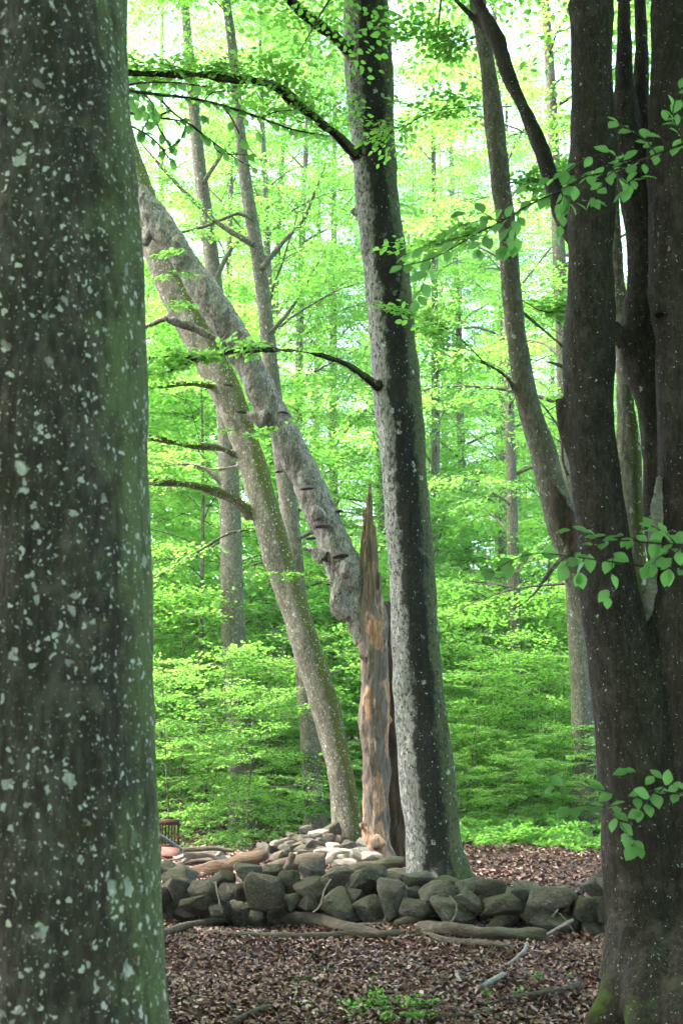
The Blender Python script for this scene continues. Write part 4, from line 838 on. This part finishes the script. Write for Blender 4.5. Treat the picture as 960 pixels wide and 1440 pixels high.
# moss and seedlings on the near ground
def patch(name, px, py, wx, wy, label, seed):
    c = G(px, py); n_ = 22; r = np.random.default_rng(seed); X = np.linspace(-1, 1, n_); A, B = np.meshgrid(X, X)
    ax = wx / 2 * S(px, py, c.y); ay = wy
    e = 1 - (A ** 2 + B ** 2) + .35 * np.sin(A * 5 + seed) * np.sin(B * 4 + seed)
    x = c.x + A * ax; y = c.y + B * ay; z = hgt(x, y) + np.clip(e, -.4, 1) * .045 + r.normal(0, .004, A.shape)
    i, j = np.meshgrid(np.arange(n_ - 1), np.arange(n_ - 1), indexing='ij'); q = (i * n_ + j).ravel()
    tag(link(name, mesh_np(name, np.stack([x, y, z], -1).reshape(-1, 3), np.stack([q, q + 1, q + n_ + 1, q + n_], -1), True, None, M['moss'])), label, 'moss', kind='stuff')
patch('moss_strip', 452, 1370, 86, .10, 'long strip of yellow-green moss on the leaf litter', 1)
patch('moss_strip', 425, 1384, 70, .07, 'thinner strip of moss just before the long one', 4)
patch('moss_strip', 530, 1379, 50, .05, 'small faint moss tuft right of the long strip', 7)
fr = []
for q in range(34):
    p = G(rr_.uniform(500, 592), rr_.uniform(1412, 1440)); fr.append(((p.x, p.y, p.z + rr_.uniform(.01, .025)), (rr_.uniform(-1, 1), rr_.uniform(-1, 1), .1), (rr_.gauss(0, .3), rr_.gauss(0, .3), 1), rr_.uniform(.08, .16)))
v, f, t, tw = foliage_arrays(fr, .024, True)
tag(link('seedling_patch', mesh_np('seedling_patch', v, f, False, {'tint': t}, M['leaf'])), 'patch of small bright green seedlings in the leaves in front', 'seedlings', kind='stuff')
def seedling(px, py, s, label):
    p = G(px, py); m = 9; a = np.arange(m) * 2.4 + rr_.random(); z = s * np.linspace(.3, .75, m); th = thing('seedling', label, 'seedling', p)
    v, f, c = leaf_arrays(np.stack([np.zeros(m), np.zeros(m), z], -1), np.stack([np.cos(a), np.sin(a), rng.uniform(-.1, .5, m)], -1), unit(np.stack([rng.normal(0, .3, m), rng.normal(-.3, .3, m), np.ones(m)], -1)), rng.uniform(.03, .05, m), rng.uniform(.018, .03, m))
    link('leaves', mesh_np('seedling_leaves', v, f, False, {'tint': np.repeat(rng.uniform(.2, .9, m), c)}, M['leaf']), th)['kind'] = 'stuff'
    link('stem', mesh_np('seedling_stem', *tube_arrays([(Vector((0, 0, 0)), .002), (Vector((.004, 0, s * .3)), .002), (Vector((0, 0, s * .6)), .0015)], 6), True, None, M['twig']), th)
seedling(683, 1408, .09, 'small green seedling beside the surface root'); seedling(731, 1404, .10, 'green seedling at the surface root, middle one'); seedling(757, 1383, .09, 'green seedling by itself above the surface root'); seedling(800, 1383, .08, 'faint green seedling at the root of the multi-stemmed beech')

# ------------------------------------------------------------------ near twigs with single leaves
def big_leaf(seed):
    r = random.Random(seed); n_ = 7; v = []; f = []
    wid = [0.0, .55, .9, 1.0, .86, .52, 0.0]; bend = r.uniform(.05, .22)
    for k in range(n_):
        t = k / (n_ - 1); z = -bend * t * t; w = wid[k] * .33
        v += [(t, -w, z + w * .22 + .015 * math.sin(k * 2.5)), (t, 0, z), (t, w, z + w * .22 + .015 * math.cos(k * 2.2))]
    for k in range(n_ - 1):
        a = k * 3; f += [(a, a + 3, a + 4, a + 1), (a + 1, a + 4, a + 5, a + 2)]
    return mesh_np('leaf', v, f, True, {'tint': [r.uniform(.2, .8)] * len(v)}, M['leaf_near'])
BIG = [big_leaf(k) for k in range(8)]
def leafy_branch(parent, rows, Y, leaf, side_every, seed, extra=(), auto=0, tilt=0.85):
    """a twig (thing > branch) whose leaves are single objects (> leaf)"""
    r = random.Random(seed); c = catmull(path(rows, Y), .03)
    parts = [tube_arrays(c, 6)]; spots_ = []
    def along(ch_, gap, start=0.0):
        acc = start; sg = 1
        for a, b in zip(ch_, ch_[1:]):
            acc += (b[0] - a[0]).length
            if acc > gap: acc = r.uniform(-.012, .012); spots_.append((b[0], (b[0] - a[0]).normalized(), sg)); sg = -sg
        spots_.append((ch_[-1][0], (ch_[-1][0] - ch_[-2][0]).normalized(), 0))
    along(c, side_every)
    for ex in extra:
        ce = catmull(path(ex, Y if not isinstance(Y, tuple) else sum(Y) / 2), .03); parts.append(tube_arrays(ce, 5)); along(ce, side_every * .8)
    for k in range(auto):
        i = int((.12 + .85 * (k + r.random()) / auto) * (len(c) - 2)); d0 = (c[i + 1][0] - c[i][0]).normalized(); ax = Vector((r.gauss(0, .2), -.75, .7)).normalized()
        h = Matrix.Rotation((1 if k % 2 else -1) * r.uniform(.5, 1.25), 3, ax) @ d0; p = c[i][0].copy(); ch_ = [(p.copy(), .0022)]; L_ = r.uniform(.14, .34)
        for w in range(4): p = p + h * L_ / 4; h = (h + Vector((r.uniform(-.12, .12), r.uniform(-.1, .1), -.12))).normalized(); ch_.append((p.copy(), .002 - .0003 * w))
        ce = catmull(ch_, .03); parts.append(tube_arrays(ce, 5)); along(ce, side_every)
    v, f = join_arrays(parts); br = fit(link('branch', mesh_np('twig_branch', v, f, True, None, M['twig']), parent))
    for (p, d, sg) in spots_:
        nm = Vector((r.gauss(0, .35), -tilt + r.gauss(0, .3), 1)).normalized()
        h = (Matrix.Rotation(sg * r.uniform(.5, 1.2), 3, nm) @ d); h = (h + Vector((0, 0, r.uniform(-.55, .05)))).normalized()
        nm = (nm - h * nm.dot(h)).normalized(); s = nm.cross(h)
        o = link('leaf', BIG[r.randrange(8)], br); z = leaf * r.uniform(.75, 1.2)
        m = Matrix((h, s, nm)).transposed().to_4x4(); m.translation = p
        o.matrix_basis = m @ Matrix.Scale(z, 4)
sap = thing('beech_sapling', 'young beech reaching thin leafy twigs in front of the multi-stemmed trunk', 'sapling', (1.75, 6.2, 0))
stem = [(Vector((1.75, 6.2, -.05)), .04), (Vector((1.78, 6.2, 1.5)), .032), (Vector((1.74, 6.2, 3.0)), .025), (Vector((1.8, 6.25, 4.6)), .014), (Vector((1.82, 6.2, 5.6)), .005)]
fit(link('stem', mesh_np('sapling_stem', *tube_arrays(catmull(stem, .15), 10), True, None, M['twig']), sap))
leafy_branch(sap, [(1065,150,6),(1010,178,5),(960,202,4),(922,217,3.6),(862,240,3.2),(821,249,3),(787,268,2.8),(742,289,2.5),(709,309,2.3),(675,326,2.2),(630,352,2),(600,366,1.8),(565,374,1.5)], (6.2, 6.0), .074, .042, 3, auto=14, extra=
    [[(922,217,3),(905,195,2),(880,180,2),(868,172,1.5)], [(880,233,3),(855,215,2),(820,225,2),(795,240,1.5)], [(862,240,3),(880,258,2),(900,250,1.5)], [(821,249,2.5),(800,268,2),(790,290,1.5)], [(787,268,2.5),(800,285,2),(830,282,1.5)], [(960,202,3),(945,160,2),(955,125,1.5)], [(730,294,2),(725,320,1.6),(722,345,1.4)], [(940,210,3),(925,185,2),(935,170,1.5)], [(700,313,2),(680,300,1.5),(655,300,1.3)]])
leafy_branch(sap, [(1060,770,5),(1000,768,4),(960,766,3),(920,764,2.5),(880,760,2.2),(850,763,2),(825,770,1.8),(805,782,1.5),(795,795,1.2)], (6.2, 5.9), .072, .036, 5, auto=5, extra=[[(830,768,2),(822,790,1.5),(815,805,1.2)], [(845,763,2),(838,755,1.4),(828,750,1.2)], [(950,766,2.5),(935,750,2),(915,740,1.5)], [(960,766,2.5),(945,785,2),(940,800,1.5)]])
leafy_branch(sap, [(1060,800,4),(940,800,3),(860,790,2.4),(800,782,2),(760,778,1.8),(735,782,1.6),(715,790,1.4),(690,806,1.2)], (6.3, 5.0), .075, .1, 8)
leafy_branch(sap, [(1060,1110,5),(1000,1118,4),(950,1116,3),(915,1112,2.5),(880,1128,2),(850,1135,1.8),(825,1132,1.6),(800,1136,1.3)], (6.2, 5.6), .07, .042, 9, auto=4, extra=[[(925,1114,2),(935,1105,1.5),(945,1102,1.2)], [(860,1133,2),(850,1115,1.5)]])
leafy_branch(tA, [(60,150,14,4.3),(100,135,9,6.5),(150,126,7,8.4),(200,130,5,8.8),(230,134,4.4,8.9),(267,138,4,9.0),(312,148,3.6,9.1),(367,166,3.2,9.2),(411,182,2.6,9.3),(455,190,2,9.4)], (9.0, 9.2), .078, .05, 12, auto=24, extra=
    [[(220,132,4),(240,155,3),(262,172,2.5),(300,200,2),(335,225,1.6),(365,240,1.4)], [(312,148,3),(325,165,2.6),(340,195,1.8)], [(150,150,4),(190,160,4),(225,166,3),(262,172,2.5),(285,188,2)], [(150,128,4),(190,118,3),(240,116,2.5),(290,122,2)], [(180,175,3),(215,195,2.5),(240,225,2)], [(200,130,3),(215,150,2),(200,185,2)], [(367,166,2.5),(385,158,2),(410,155,1.5)], [(240,155,3),(220,170,2.5),(240,205,2)], [(300,200,2.2),(310,215,1.8),(350,218,1.4)], [(262,172,2.4),(255,195,2),(235,210,1.6)], [(285,145,2.5),(300,130,2),(330,128,1.5)]])

# ------------------------------------------------------------------ the hazy forest air
hv, hf = box_arrays((0, 45, 18), (150, 190, 42))
haze = link('haze', mesh_np('haze', hv, hf, False))
hm, hnt, hN, hL = new_mat('forest_air'); pv = hN('ShaderNodeVolumePrincipled'); pv.inputs['Color'].default_value = (0.93, 0.97, 0.92, 1); pv.inputs['Density'].default_value = 0.0005; pv.inputs['Anisotropy'].default_value = 0.3
hL(pv.outputs[0], hN('ShaderNodeOutputMaterial').inputs['Volume']); haze.data.materials.append(hm)
tag(haze, 'thin bright haze in the forest air', None, kind='stuff')
